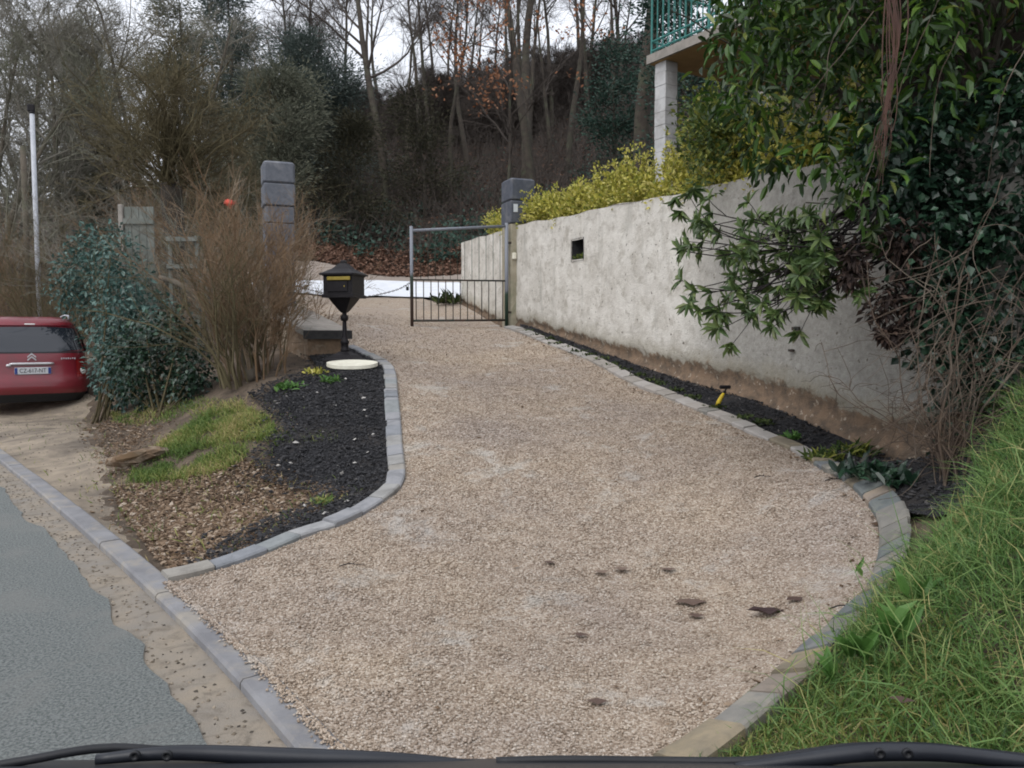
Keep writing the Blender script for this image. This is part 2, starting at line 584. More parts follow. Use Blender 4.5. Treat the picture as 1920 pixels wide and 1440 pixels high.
def wall_mat():
    m, n, l, b = new_mat('lime_render')
    geo = n.new('ShaderNodeNewGeometry')
    vec = geo.outputs['Position']
    h = attr(n, 'hg')                                     # height over the bed soil
    s = attr(n, 'sw')                                     # metres along the wall
    f, _ = noise_fac(n, l, vec, 3.2, .35, .68, 8, .68, .4)
    c = mixc(n, l, f, (.76, .735, .68), (.56, .53, .475))
    f, _ = noise_fac(n, l, vec, 7, .50, .66, 7, .72, .3)
    c = mixc(n, l, f, c, (.46, .43, .375))
    sq = n.new('ShaderNodeMapping'); sq.inputs['Scale'].default_value = (1.2, 1.2, 5)
    l.new(vec, sq.inputs['Vector'])
    f, _ = noise_fac(n, l, sq.outputs[0], 1.5, .56, .70, 7, .7, .5)
    fq = n.new('ShaderNodeMath'); fq.operation = 'MULTIPLY'; fq.inputs[1].default_value = .65; l.new(f, fq.inputs[0])
    c = mixc(n, l, fq.outputs[0], c, (.42, .395, .35))
    st = n.new('ShaderNodeMapping'); st.inputs['Scale'].default_value = (3.5, 3.5, .5)
    l.new(vec, st.inputs['Vector'])
    f, _ = noise_fac(n, l, st.outputs[0], 1.6, .55, .75, 5, .6)
    fm = n.new('ShaderNodeMath'); fm.operation = 'MULTIPLY'; fm.inputs[1].default_value = .6; l.new(f, fm.inputs[0])
    c = mixc(n, l, fm.outputs[0], c, (.36, .35, .31))     # run-off streaks
    # old stucco of the near half: rougher, grey-pink, with dark pits
    r = n.new('ShaderNodeMapRange'); r.inputs[1].default_value = 5.0; r.inputs[2].default_value = 5.8
    l.new(s, r.inputs[0])
    f, _ = noise_fac(n, l, vec, 14, .35, .7, 6, .75)
    c2 = mixc(n, l, f, (.42, .405, .37), (.27, .26, .235))
    c = mixc(n, l, r.outputs[0], c, c2)
    f, _ = noise_fac(n, l, vec, 22, .66, .72, 3, .5)
    c = mixc(n, l, f, c, (.17, .15, .125))
    # rising damp: grey-green then bare earth at the foot
    _, raw = noise_fac(n, l, vec, 5, 0, 1, 6, .7)
    a = n.new('ShaderNodeMath'); a.operation = 'MULTIPLY_ADD'; a.inputs[1].default_value = .42; l.new(raw, a.inputs[0]); l.new(h, a.inputs[2])
    q = n.new('ShaderNodeMapRange'); q.inputs[1].default_value = .62; q.inputs[2].default_value = .40
    l.new(a.outputs[0], q.inputs[0])
    qm = n.new('ShaderNodeMath'); qm.operation = 'MULTIPLY'; qm.inputs[1].default_value = .75; l.new(q.outputs[0], qm.inputs[0])
    c = mixc(n, l, qm.outputs[0], c, (.30, .27, .20))
    q = n.new('ShaderNodeMapRange'); q.inputs[1].default_value = .43; q.inputs[2].default_value = .39
    l.new(a.outputs[0], q.inputs[0])
    f, _ = noise_fac(n, l, vec, 8, .4, .62, 5, .7)
    e = mixc(n, l, f, (.25, .175, .12), (.135, .105, .08))
    f, _ = noise_fac(n, l, vec, 17, .62, .7, 3, .6)
    e = mixc(n, l, f, e, (.45, .38, .30))
    c = mixc(n, l, q.outputs[0], c, e)
    l.new(c, b.inputs['Base Color'])
    b.inputs['Roughness'].default_value = .92
    b.inputs['Specular IOR Level'].default_value = .15
    _, h1 = noise_fac(n, l, vec, 26, 0, 1, 6, .75)
    bp = n.new('ShaderNodeBump'); bp.inputs['Strength'].default_value = .8; bp.inputs['Distance'].default_value = .02
    l.new(h1, bp.inputs['Height']); l.new(bp.outputs[0], b.inputs['Normal'])
    return m


M['lime_render'] = wall_mat()

M['laurel'] = leaf_mat('laurel', [(0, (.010, .028, .005)), (.5, (.026, .066, .010)), (.82, (.060, .135, .018)), (.95, (.12, .21, .03)), (1, (.22, .25, .06))], .36, .22, .5)
M['rhodo'] = leaf_mat('rhodo', [(0, (.040, .075, .022)), (.5, (.080, .135, .040)), (.85, (.13, .185, .055)), (1, (.19, .22, .09))], .40, .18, .5)
M['ivy'] = leaf_mat('ivy', [(0, (.008, .022, .013)), (.6, (.016, .042, .024)), (1, (.045, .10, .055))], .32, .12, .5)
M['ivy_blue'] = leaf_mat('ivy_blue', [(0, (.03, .075, .065)), (.6, (.055, .125, .105)), (1, (.14, .23, .20))], .4, .15, .5)
M['ivy_far'] = leaf_mat('ivy_far', [(0, (.022, .048, .036)), (.6, (.038, .078, .058)), (1, (.065, .115, .085))], .5, .1, .3)
M['euonymus'] = leaf_mat('euonymus', [(0, (.15, .19, .035)), (.3, (.35, .35, .06)), (.7, (.55, .50, .10)), (1, (.66, .60, .22))], .5, .25, .35)
M['euonymus_green'] = leaf_mat('euonymus_green', [(0, (.035, .07, .018)), (.6, (.085, .125, .028)), (1, (.28, .29, .06))], .5, .25, .35)
M['pine'] = leaf_mat('pine', [(0, (.065, .088, .08)), (.6, (.11, .14, .125)), (1, (.17, .20, .175))], .7, .1, .2)
M['greygreen'] = leaf_mat('greygreen', [(0, (.10, .11, .08)), (.6, (.16, .17, .125)), (1, (.23, .235, .18))], .7, .15, .2)
M['conifer'] = leaf_mat('conifer', [(0, (.034, .036, .024)), (.6, (.058, .056, .036)), (1, (.09, .082, .05))], .7, .1, .2)
M['brown_leaf'] = leaf_mat('brown_leaf', [(0, (.09, .05, .035)), (.5, (.17, .095, .065)), (1, (.27, .17, .125))], .8, .15, .2)
M['russet'] = leaf_mat('russet', [(0, (.20, .085, .045)), (.6, (.32, .15, .08)), (1, (.42, .23, .14))], .7, .25, .2)
M['grass'] = leaf_mat('grass', [(0, (.042, .095, .026)), (.4, (.085, .175, .045)), (.75, (.15, .255, .070)), (.93, (.24, .33, .11)), (1, (.46, .39, .17))], .5, .28, .35)
M['lawn'] = leaf_mat('lawn', [(0, (.075, .135, .03)), (.45, (.135, .20, .045)), (.75, (.25, .28, .075)), (1, (.40, .33, .15))], .55, .28, .3)
M['weed'] = leaf_mat('weed', [(0, (.055, .13, .03)), (.6, (.09, .20, .045)), (1, (.15, .27, .07))], .5, .25, .35)
M['moss'] = leaf_mat('moss', [(0, (.025, .040, .014)), (.6, (.045, .065, .022)), (1, (.09, .115, .035))], .8, .1, .2)
M['chip'] = leaf_mat('chip', [(0, (.07, .045, .03)), (.5, (.17, .115, .075)), (.85, (.27, .20, .14)), (1, (.45, .38, .31))], .9, 0, .2)
M['dark_chip'] = leaf_mat('dark_chip', [(0, (.020, .020, .022)), (.85, (.040, .040, .044)), (.985, (.06, .056, .055)), (1, (.18, .17, .16))], .8, 0, .3)
M['grit'] = leaf_mat('grit', [(0, (.05, .045, .04)), (.5, (.15, .125, .095)), (1, (.33, .28, .22))], .9, 0, .2)

# ------------------------------------------------------------------ the lie of the land
def kerb_pt(px, py):
    d = ray(px, py)
    t = (0 - H) / d[2]
    return (EYE + d * t)[:2]


KERB = [(4.0, -4.2), (1.55, -.65), (.42, .98)] + [tuple(kerb_pt(*p)) for p in ((538, 1407), (458, 1308), (368, 1209), (293, 1133), (189, 1034), (61, 920), (0, 871))] + [(-9.3, 13.1), (-14, 18.6), (-31, 38)]
KC = catmull(KERB, .25)


def kerb_u(x, y):
    """Signed distance from the road-side edge of the kerb, positive on the garden side."""
    x = np.asarray(x, float); y = np.asarray(y, float)
    sh = x.shape
    p = np.stack([x.ravel(), y.ravel()], 1)
    best = np.full(len(p), 1e9); sign = np.ones(len(p))
    K = KC[::2]
    for a, b in zip(K[:-1], K[1:]):
        ab = b - a
        t = np.clip(((p - a) @ ab) / (ab @ ab), 0, 1)
        q = p - (a + t[:, None] * ab)
        d = np.hypot(q[:, 0], q[:, 1])
        s = np.where(ab[0] * q[:, 1] - ab[1] * q[:, 0] > 0, -1.0, 1.0)
        w = d < best
        best[w] = d[w]; sign[w] = s[w]
    return (best * sign).reshape(sh)


_pix = [(590, 990, 5.1), (738, 900, 6.0), (735, 800, 7.2), (725, 700, 9.2), (670, 655, 11.0),
        (945, 612, 13.7), (1050, 650, 11.2), (1200, 722, 8.9), (1400, 805, 6.85), (1580, 890, 5.35), (1690, 1040, 4.0), (1560, 1190, 3.3), (1300, 1400, 2.58),
        (700, 575, 17), (800, 556, 20), (600, 556, 20), (700, 529, 22.4), (850, 530, 22.4), (560, 529, 22.4), (700, 515, 24.2), (850, 514, 24.2), (862, 568, 16.1),
        (700, 470, 26.5), (860, 465, 26.5), (700, 400, 32), (900, 380, 34), (1100, 290, 40), (900, 300, 44), (650, 345, 44), (900, 190, 62), (1150, 160, 62), (600, 240, 62),
        (440, 710, 9.4), (300, 748, 10.2), (60, 772, 13.4), (380, 832, 7.5), (620, 800, 7.3), (100, 822, 9.6), (250, 930, 6.6), (480, 935, 6.2),
        (1380, 1400, 2.5), (1530, 1240, 2.95), (1640, 1120, 3.45), (1740, 1000, 3.95), (1830, 870, 4.5), (1920, 740, 4.5), (1920, 1000, 3.0), (1750, 1250, 2.6), (1900, 1350, 2.25)]
_ctl = [tuple(at(*p)) for p in _pix]
_ctl += [(-7.2, 11.5, .09), (-6.3, 10.3, .11), (-6.6, 12.8, .12), (-5.4, 9.0, .09), (-4.6, 9.0, .14), (-5.3, 11.2, .22), (-5.6, 14.0, 1.1), (-6, 18, 2.4), (-12, 24, 2.4), (-15, 35, 5), (-20, 60, 12), (-8, 30, 5.5), (-9.5, 18, .9), (-15, 19.5, .3), (-3.5, 12, 1.5), (-6, 24, 3.6),
         (3.0, 6.1, .42), (1.9, 8.9, .88), (0, 13.5, 1.55), (3.4, 4.6, 1.0), (4.2, 3.6, 2.2), (3.2, 2.4, 1.5), (2.2, 1.2, .7), (5.5, 3, 2.6), (6, 9, 2.6), (9, 14, 3.5), (10, 30, 8),
         (.3, 2.1, .04), (-.5, 2.75, .05), (-2.5, 5.3, .06), (-4.2, 7.3, .06), (-5.3, 8.75, .06), (-8.9, 13.0, .07), (-14, 18.8, .1), (1.2, .3, .05),
         (-30, 37.5, .5), (40, 62, 20), (-60, 70, 11), (100, 150, 20), (-120, 150, 12), (0, 150, 18), (0, 320, 18), (120, 320, 18), (-160, 320, 12), (160, 40, 16), (60, -30, 6), (4, -4, .1), (30, 5, 6)]
_ctl = np.array(_ctl)


def _tps_fit(P, z, lam):
    n = len(P)
    d2 = ((P[:, None, :] - P[None, :, :]) ** 2).sum(-1)
    K = .5 * d2 * np.log(d2 + 1e-9) + lam * np.eye(n)
    Q = np.hstack([np.ones((n, 1)), P])
    A = np.block([[K, Q], [Q.T, np.zeros((3, 3))]])
    return np.linalg.solve(A, np.concatenate([z, np.zeros(3)]))


_w = _tps_fit(_ctl[:, :2], _ctl[:, 2], .02)


def tps(x, y):
    x = np.asarray(x, float); y = np.asarray(y, float)
    sh = x.shape
    p = np.stack([x.ravel(), y.ravel()], 1)
    out = np.empty(len(p))
    for i in range(0, len(p), 20000):
        q = p[i:i + 20000]
        d2 = ((q[:, None, :] - _ctl[None, :, :2]) ** 2).sum(-1)
        out[i:i + 20000] = (.5 * d2 * np.log(d2 + 1e-9)) @ _w[:-3] + _w[-3] + q @ _w[-2:]
    return out.reshape(sh)


def zt(x, y):
    u = kerb_u(x, y)
    k = np.clip(u / .7, 0, 1); k = k * k * (3 - 2 * k)
    return np.where(u > 0, .048 + (tps(x, y) - .048) * k, -.07)


def zt1(x, y):
    return float(zt(np.array([x]), np.array([y]))[0])


def G(px, py, far=80):
    """Where the sight line through a point meets the land."""
    d = ray(px, py)
    t = np.concatenate([np.arange(2.0, 12, .06), np.arange(12, far, .25)])
    P = EYE + t[:, None] * d
    gap = P[:, 2] - zt(P[:, 0], P[:, 1])
    i = np.argmax(gap < 0)
    if gap[i] >= 0:
        return P[-1]
    a, b = t[max(i - 1, 0)], t[i]
    for _ in range(14):
        c = (a + b) / 2
        p = EYE + c * d
        if p[2] < zt1(p[0], p[1]): b = c
        else: a = c
    p = EYE + b * d
    return np.array([p[0], p[1], zt1(p[0], p[1])])


def GP(pts):
    return np.array([G(*p) for p in pts])


def lift(P2, dz=0.0):
    P2 = np.asarray(P2, float)
    return np.column_stack([P2[:, 0], P2[:, 1], zt(P2[:, 0], P2[:, 1]) + dz])


def region(name, poly, step, dz, mat, amp=0.0, ascale=3.0, zfun=None, **k):
    poly = np.asarray(poly, float)[:, :2]
    B = resample(np.vstack([poly, poly[:1]]), step)[:-1]
    x0, y0 = B.min(0); x1, y1 = B.max(0)
    gx, gy = np.meshgrid(np.arange(x0, x1, step), np.arange(y0, y1, step))
    gx = gx + rng.uniform(-.3, .3, gx.shape) * step
    gy = gy + rng.uniform(-.3, .3, gy.shape) * step
    m = inside(B, gx, gy)
    I = np.stack([gx[m], gy[m]], 1)
    A = np.vstack([B, I])
    nb = len(B)
    v, e, f, *_ = delaunay_2d_cdt([Vector(p) for p in A], [(i, (i + 1) % nb) for i in range(nb)], [], 1, 1e-5)
    v = np.array([(p.x, p.y) for p in v])
    z = (zfun or zt)(v[:, 0], v[:, 1]) + dz
    if amp:
        z = z + amp * vnoise(v[:, 0], v[:, 1], ascale, 3.1) + amp * .5 * vnoise(v[:, 0], v[:, 1], ascale * 3.1, 7.7)
    fl = []
    for t in f:
        a, b, c = v[t[0]], v[t[1]], v[t[2]]
        if (b[0] - a[0]) * (c[1] - a[1]) - (b[1] - a[1]) * (c[0] - a[0]) < 0:
            t = t[::-1]
        fl.extend(t)
    return link(name, mesh(name, np.column_stack([v, z]), fl, np.full(len(f), 3), True), mat, **k)


def rand_in(poly, n, pad=1.0):
    poly = np.asarray(poly, float)[:, :2]
    lo, hi = poly.min(0), poly.max(0)
    out = np.zeros((0, 2))
    while len(out) < n:
        p = lo + (hi - lo) * rng.random((n * 2, 2))
        out = np.vstack([out, p[inside(poly, p[:, 0], p[:, 1])]])
    return out[:n]


# ------------------------------------------------------------------ ground, road, kerb
gx = np.concatenate([np.arange(-160, -30, 10), np.arange(-30, -14, 1), np.arange(-14, 7, .2), np.arange(7, 30, 1), np.arange(30, 170, 10)])
gy = np.concatenate([np.arange(-40, -4, 4), np.arange(-4, 1, .5), np.arange(1, 28, .2), np.arange(28, 70, 1), np.arange(70, 330, 10)])
X, Y = np.meshgrid(gx, gy)
Z = zt(X, Y) - .05
near = (np.abs(X + 3) < 12) & (Y < 28)
Z += np.where(near, .015, .12) * vnoise(X, Y, 1.3, 5.0)
nx, ny = len(gx), len(gy)
idx = np.arange(nx * ny).reshape(ny, nx)
q = np.stack([idx[:-1, :-1], idx[:-1, 1:], idx[1:, 1:], idx[1:, :-1]], -1).reshape(-1, 4)
gm = mesh('ground', np.stack([X, Y, Z], -1), q, np.full(len(q), 4), True)
gm.materials.append(M['soil']); gm.materials.append(M['forest_floor'])
cy = Y[:-1, :-1].ravel()
gm.polygons.foreach_set('material_index', (cy > 23.5).astype(np.int32))
link('ground', gm, None, kind='structure', label='bare brown earth and wooded hillside rising behind the drive')


def strip(name, base, o0, o1, z0, z1, mat, n=6, jag0=0.0, jag1=0.0, **k):
    """A ribbon along a 2D line between two offsets (to the left of travel)."""
    V = []
    for j in range(n):
        t = j / (n - 1)
        o = o0 + (o1 - o0) * t
        P = offset2(base, o)
        tt = unit(np.gradient(base, axis=0)); nn = np.stack([-tt[:, 1], tt[:, 0]], 1)
        jag = jag0 * (1 - t) + jag1 * t
        if jag and (t in (0.0, 1.0)):
            w = vnoise(base[:, 0], base[:, 1], 2.2, 1.0) + .35 * vnoise(base[:, 0], base[:, 1], 6, 2.0) + .12 * vnoise(base[:, 0], base[:, 1], 17, 4.0)
            P = P + nn * (jag * w)[:, None]
        z = z0 + (z1 - z0) * t
        V.append(np.column_stack([P, np.full(len(P), z)]))
    V = np.array(V)
    m_, L = V.shape[:2]
    ix = np.arange(m_ * L).reshape(m_, L)
    qq = np.stack([ix[:-1, :-1], ix[:-1, 1:], ix[1:, 1:], ix[1:, :-1]], -1).reshape(-1, 4)
    V = V.reshape(-1, 3)
    a, b, c = V[qq[0][0]], V[qq[0][1]], V[qq[0][2]]
    if np.cross(b - a, c - a)[2] < 0:
        qq = qq[:, ::-1]
    return link(name, mesh(name, V, qq, np.full(len(qq), 4), True), mat, **k)


KF = resample(KC, .06)
KF = KF[(KF[:, 1] > -3) & (KF[:, 1] < 34)]
# travel runs away from the camera, so the road is on the left of the line
strip('gutter', KF, -.03, .7, .004, .0, M['gutter'], 5, kind='structure', label='sandy gutter strip between the asphalt and the kerb')
strip('road', KF, .215, 7.0, .012, .03, M['asphalt'], 24, jag0=.06, kind='structure', label='worn grey-green asphalt road')

kerb = empty('kerb', (KF[0][0], KF[0][1], 0), kind='structure', label='low grey concrete kerb along the road')
prof = [(0.0, -.12), (-.004, .035), (-.016, .049), (-.122, .051), (-.134, .045), (-.134, -.12)]
ks = np.concatenate(([0], np.cumsum(np.linalg.norm(np.diff(KF, axis=0), axis=1))))
i0 = np.argmin(np.linalg.norm(KF - np.array(kerb_pt(293, 1133)), axis=1))
s_ref = ks[i0] % 1.3
a0 = s_ref - 1.3
while a0 < ks[-1]:
    sA, sB = max(a0 + .004, 0), min(a0 + 1.296, ks[-1])
    a0 += 1.3
    if sB - sA < .2: continue
    qs = np.linspace(sA, sB, 7)
    L = np.stack([np.interp(qs, ks, KF[:, 0]), np.interp(qs, ks, KF[:, 1])], 1)
    dz = rng.uniform(-.004, .004); dr = rng.uniform(-.004, .004)
    V = []
    for (o, z) in prof:
        P = offset2(L, o + dr)
        V.append(np.column_stack([P, np.full(len(P), z + dz)]))
    V = np.array(V)
    np_, L_ = V.shape[:2]
    b = MB()
    fs = []
    for i in range(np_ - 1):
        for j in range(L_ - 1):
            fs.append((i * L_ + j, i * L_ + j + 1, (i + 1) * L_ + j + 1, (i + 1) * L_ + j))
    fs.append(tuple(i * L_ for i in range(np_)))
    fs.append(tuple(i * L_ + L_ - 1 for i in reversed(range(np_))))
    b.add(V.reshape(-1, 3), fs)
    b.build('kerb_stone', M['kerbstone'], kerb)

# ------------------------------------------------------------------ the gravel drive and its edging
LEFT_PX = [(314, 1089), (405, 1066), (480, 1042), (586, 1001), (649, 978), (717, 941), (750, 915), (760, 887), (755, 841), (752, 794), (746, 737), (743, 705), (734, 684), (711, 670), (676, 654), (660, 648)]
RIGHT_PX = [(945, 614), (1010, 638), (1100, 674), (1200, 726), (1299, 765), (1395, 807), (1494, 848), (1560, 888), (1610, 925), (1641, 965), (1648, 996), (1648, 1027), (1641, 1060), (1620, 1108), (1573, 1152), (1507, 1213), (1450, 1265), (1365, 1331), (1252, 1407)]
LE = catmull(GP(LEFT_PX)[:, :2], .08)
RE = catmull(np.vstack([GP(RIGHT_PX)[:, :2], [[.22, 2.3], [.0, 1.98]]]), .08)
LE = resample(LE, .08); RE = resample(RE, .08)
uK = offset2(KF, -.122)
k0 = np.argmin(np.linalg.norm(uK - RE[-1], axis=1)); k1 = np.argmin(np.linalg.norm(uK - LE[0], axis=1))
far_left = np.array([[-2.15, 11.0], [-3.15, 12.2], [-4.2, 14.5], [-5.6, 17.5], [-6.6, 20.0]])
far_right = np.array([[-2.3, 20.0], [-1.45, 17.4], [-1.05, 16.0], [-.6, 14.9], [-.2, 13.9]])
DRIVE = np.vstack([uK[k0:k1 + 1], LE, far_left, far_right, RE])
region('driveway', DRIVE, .11, -.012, M['gravel'], .012, 2.5, kind='structure', label='pale beige gravel driveway curving uphill to the gate')

# loose stones, thick near the kerb and thinner with distance
pts = rand_in(DRIVE, 230000)
keep = rng.random(len(pts)) < np.clip(1.2 - (pts[:, 1] - 2.2) / 10.5, 0, 1) ** 1.4
pts = pts[keep]
onk = uK[rng.integers(k0, k1, 2600)] + np.abs(randn(2600, 1)) * .022 * np.array([-.78, -.62]) + rng.uniform(-.04, .04, (2600, 1)) * np.array([-.62, .78])
pts = np.vstack([pts, onk])
n = len(pts)
sz = rng.uniform(.0042, .0075, n) * np.clip(.8 + pts[:, 1] / 14, 1, 1.5)
A = rng.uniform(0, 2 * math.pi, (n, 3))
Mx = np.zeros((n, 3, 3))
ca, sa = np.cos(A[:, 0]), np.sin(A[:, 0])
tl = randn(n) * .4
ct, st = np.cos(tl), np.sin(tl)
Mx[:, 0, 0] = ca; Mx[:, 0, 1] = -sa * ct; Mx[:, 0, 2] = sa * st
Mx[:, 1, 0] = sa; Mx[:, 1, 1] = ca * ct; Mx[:, 1, 2] = -ca * st
Mx[:, 2, 1] = st; Mx[:, 2, 2] = ct
Mx = Mx * (np.stack([sz * rng.uniform(.9, 1.35, n), sz, sz * rng.uniform(.8, 1.1, n)], 1))[:, None, :]
T = lift(pts, 0)
T[:, 2] += -.012 + .012 * vnoise(pts[:, 0], pts[:, 1], 2.5, 3.1) + .006 * vnoise(pts[:, 0], pts[:, 1], 2.5 * 3.1, 7.7) + sz * .35
T[-2600:, 2] = np.maximum(T[-2600:, 2], .052 + sz[-2600:] * .4)
link('gravel', scatter('gravel', PEB, PEBF, Mx, T, None, True), M['stone'], kind='stuff', label='loose beige gravel chippings covering the drive', cat='gravel')


def edging(name, line, width, side, lens, label, proud, mats):
    root = empty(name, (*line[0][:2], zt1(*line[0][:2])), kind='structure', label=label)
    s = np.concatenate(([0], np.cumsum(np.linalg.norm(np.diff(line, axis=0), axis=1))))
    a = 0.0
    while a < s[-1] - .08:
        p = np.array([np.interp(a, s, line[:, 0]), np.interp(a, s, line[:, 1])])
        ln = lens(p)
        b_ = min(a + ln, s[-1])
        qs = np.linspace(a + .004, b_ - .004, 3)
        a = b_
        L = np.stack([np.interp(qs, s, line[:, 0]), np.interp(qs, s, line[:, 1])], 1)
        dz = rng.uniform(-.006, .006); dw = rng.uniform(-.008, .008); tilt = rng.uniform(-.006, .006)
        rows = [(0.004, -.10), (0, proud - .010), (.012, proud), (width - .012, proud + .004), (width + dw, proud - .008), (width + dw, -.10)]
        V = []
        for (o, z) in rows:
            # offset to the stone's own side
            t = unit(np.gradient(line, axis=0))
            tx = np.interp(qs, s, t[:, 0]); ty = np.interp(qs, s, t[:, 1])
            nn = np.stack([-ty, tx], 1) * side
            P = L + nn * o
            base = zt(P[:, 0], P[:, 1])
            V.append(np.column_stack([P, base + z + dz + np.array([-tilt, 0, tilt])]))
        V = np.array(V)
        fs = []
        m_, L_ = V.shape[:2]
        for i in range(m_ - 1):
            for j in range(L_ - 1):
                f = (i * L_ + j, i * L_ + j + 1, (i + 1) * L_ + j + 1, (i + 1) * L_ + j)
                fs.append(f if side < 0 else f[::-1])
        e0 = tuple(i * L_ for i in range(m_)); e1 = tuple(i * L_ + L_ - 1 for i in reversed(range(m_)))
        fs += [e0, e1] if side < 0 else [e0[::-1], e1[::-1]]
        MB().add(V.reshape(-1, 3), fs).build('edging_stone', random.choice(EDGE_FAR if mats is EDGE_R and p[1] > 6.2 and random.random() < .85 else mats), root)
    return root


edging('left_edging', LE, .135, 1, lambda p: rng.uniform(.13, .24) if p[1] > 6 else rng.uniform(.16, .34), 'curved row of pale grey stones edging the black planting bed', .022, EDGE_MATS)
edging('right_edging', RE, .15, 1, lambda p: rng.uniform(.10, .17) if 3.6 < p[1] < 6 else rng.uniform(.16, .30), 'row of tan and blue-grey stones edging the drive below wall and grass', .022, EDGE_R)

# ------------------------------------------------------------------ planting beds, verge, yard
LE_in = offset2(LE, .115)
bed_px = [(600, 690), (520, 712), (462, 738), (500, 775), (520, 800), (470, 850), (490, 900), (600, 925), (560, 950), (470, 985), (430, 1010), (380, 1040), (340, 1068)]
BED = np.vstack([LE_in, [[-2.3, 10.7], [-2.7, 10.5]], GP(bed_px)[:, :2]])
bed_line = resample(GP(bed_px)[:, :2], .1)


def fade(line, depth, reach):
    def f(x, y):
        d = np.min(np.hypot(x[:, None] - line[None, :, 0], y[:, None] - line[None, :, 1]), axis=1)
        return zt(x, y) - depth * np.clip(1 - d / reach, 0, 1) + .018 * vnoise(x, y, 6, 31.0) * (d < reach * 1.5)
    return f


region('planting_bed', BED, .10, -.002, M['mulch'], .02, 3.5, zfun=fade(bed_line, .075, .30), kind='structure', label='planting bed of black mulch beside the drive')
RE_out = offset2(RE, .13)
wall_A = np.array([0.0, 13.6]); wall_w = unit(np.array([1.9, -4.7])); wall_n = np.array([wall_w[1], -wall_w[0]])  # n faces the drive
if wall_n[0] > 0: wall_n = -wall_n
RBED = np.vstack([RE_out[4:int(len(RE_out) * .66)], [[2.2, 3.75], [2.75, 4.2], [3.4, 4.8]], [wall_A + wall_w * 8.2, wall_A + wall_w * .4]])
region('wall_bed', RBED, .12, .0, M['mulch'], .025, 3.5, kind='structure', label='narrow dark soil bed along the foot of the wall')
uo = offset2(KF, -.125)
ja = np.argmin(np.linalg.norm(uo - LE[0], axis=1)); jb = np.argmin(np.abs(uo[:, 1] - 15.5))
verge_in = GP([(195, 795), (250, 835), (235, 890), (250, 950), (290, 1010), (322, 1072)])[:, :2]
VERGE = np.vstack([uo[ja + 2:jb], [[-8.6, 15.0]], catmull(np.vstack([[[-7.0, 13.6], [-5.9, 11.4]], verge_in]), .15)])
VERGE[ja - ja:, :] += 0
VERGE += .05 * np.stack([vnoise(VERGE[:, 0], VERGE[:, 1], 3, 1.), vnoise(VERGE[:, 0], VERGE[:, 1], 3, 2.)], 1) * (kerb_u(VERGE[:, 0], VERGE[:, 1]) > .3)[:, None]
verge_line = resample(np.vstack([[[-7.0, 13.6], [-5.9, 11.4]], verge_in]), .1)
region('sand_verge', VERGE, .10, -.012, M['sand'], .012, 2.5, zfun=fade(verge_line, .07, .40), kind='structure', label='trampled sandy verge behind the kerb where the red car is parked')
YARD_W = GP([(470, 555), (600, 555), (700, 556), (800, 559), (852, 562), (868, 548), (866, 531), (760, 529), (620, 528), (470, 527)])[:, :2]
region('yard_slab', YARD_W, .4, .03, M['white_slab'], kind='structure', label='bright white concrete strip across the yard beyond the gate')
YARD_T = GP([(440, 527), (620, 527), (880, 529), (880, 512), (700, 514), (440, 512)])[:, :2]
region('yard', YARD_T, .5, .012, M['tan_gravel'], kind='structure', label='tan gravel yard beyond the white strip')

# ------------------------------------------------------------------ retaining wall
def wpt(s, z, out=0.0):
    p = wall_A + wall_w * s + wall_n * out
    return np.array([p[0], p[1], z])


def wall_top(s):
    return np.where(s < 0, 3.19, 3.19 - .046 * s) + .012 * np.sin(s * 2.3) + .008 * np.sin(s * 7.1 + 1)


wall = empty('retaining_wall', wpt(4, zt1(*wpt(4, 0)[:2])), label='long weathered whitewashed retaining wall climbing beside the drive', cat='wall')
ss = np.arange(-2.7, 8.95, .06)
nr = 44
gz = zt(*(wall_A[:, None] + wall_w[:, None] * ss[None, :] + wall_n[:, None] * .05))
S2, Tt = np.meshgrid(ss, np.linspace(0, 1, nr))
bot = gz - .12
Zw = bot[None, :] + (wall_top(ss) - bot)[None, :] * Tt
hgt = Zw - gz[None, :]
hole_s = (2.31, 2.66); hole_z = (2.44, 2.71)
line_ = .03 + .028 * np.clip(S2, 0, 9)
wav = vnoise(S2, Zw, 2.2, 9.0) * .07 + vnoise(S2, Zw, 6, 3.0) * .035
rec = np.clip((line_ + wav + .04 - hgt) / .03, 0, 1) * .030
ledge = np.clip((line_ * .35 + wav * .6 - hgt) / .03, 0, 1) * -.045
D = .014 * vnoise(S2, Zw, 1.5, 1.0) + .008 * vnoise(S2, Zw, 5, 2.0) + .005 * vnoise(S2, Zw, 14, 3.0) - rec - ledge
P = wall_A[:, None, None] + wall_w[:, None, None] * S2[None] + wall_n[:, None, None] * D[None]
V = np.stack([P[0], P[1], Zw], -1).reshape(-1, 3)
ix = np.arange(S2.size).reshape(S2.shape)
qs = np.stack([ix[:-1, :-1], ix[:-1, 1:], ix[1:, 1:], ix[1:, :-1]], -1).reshape(-1, 4)
sc_ = S2[:-1, :-1].ravel() + .03; zc_ = (Zw[:-1, :-1] + Zw[1:, 1:]).ravel() / 2
hole = (sc_ > hole_s[0]) & (sc_ < hole_s[1]) & (zc_ > hole_z[0]) & (zc_ < hole_z[1])
qf = qs[~hole][:, ::-1]
fm_ = mesh('wall_face', V, qf, np.full(len(qf), 4), True, {'hg': (hgt - line_ + .16).ravel(), 'sw': S2.ravel()})
link('wall_face', fm_, M['lime_render'], wall)
b = MB()
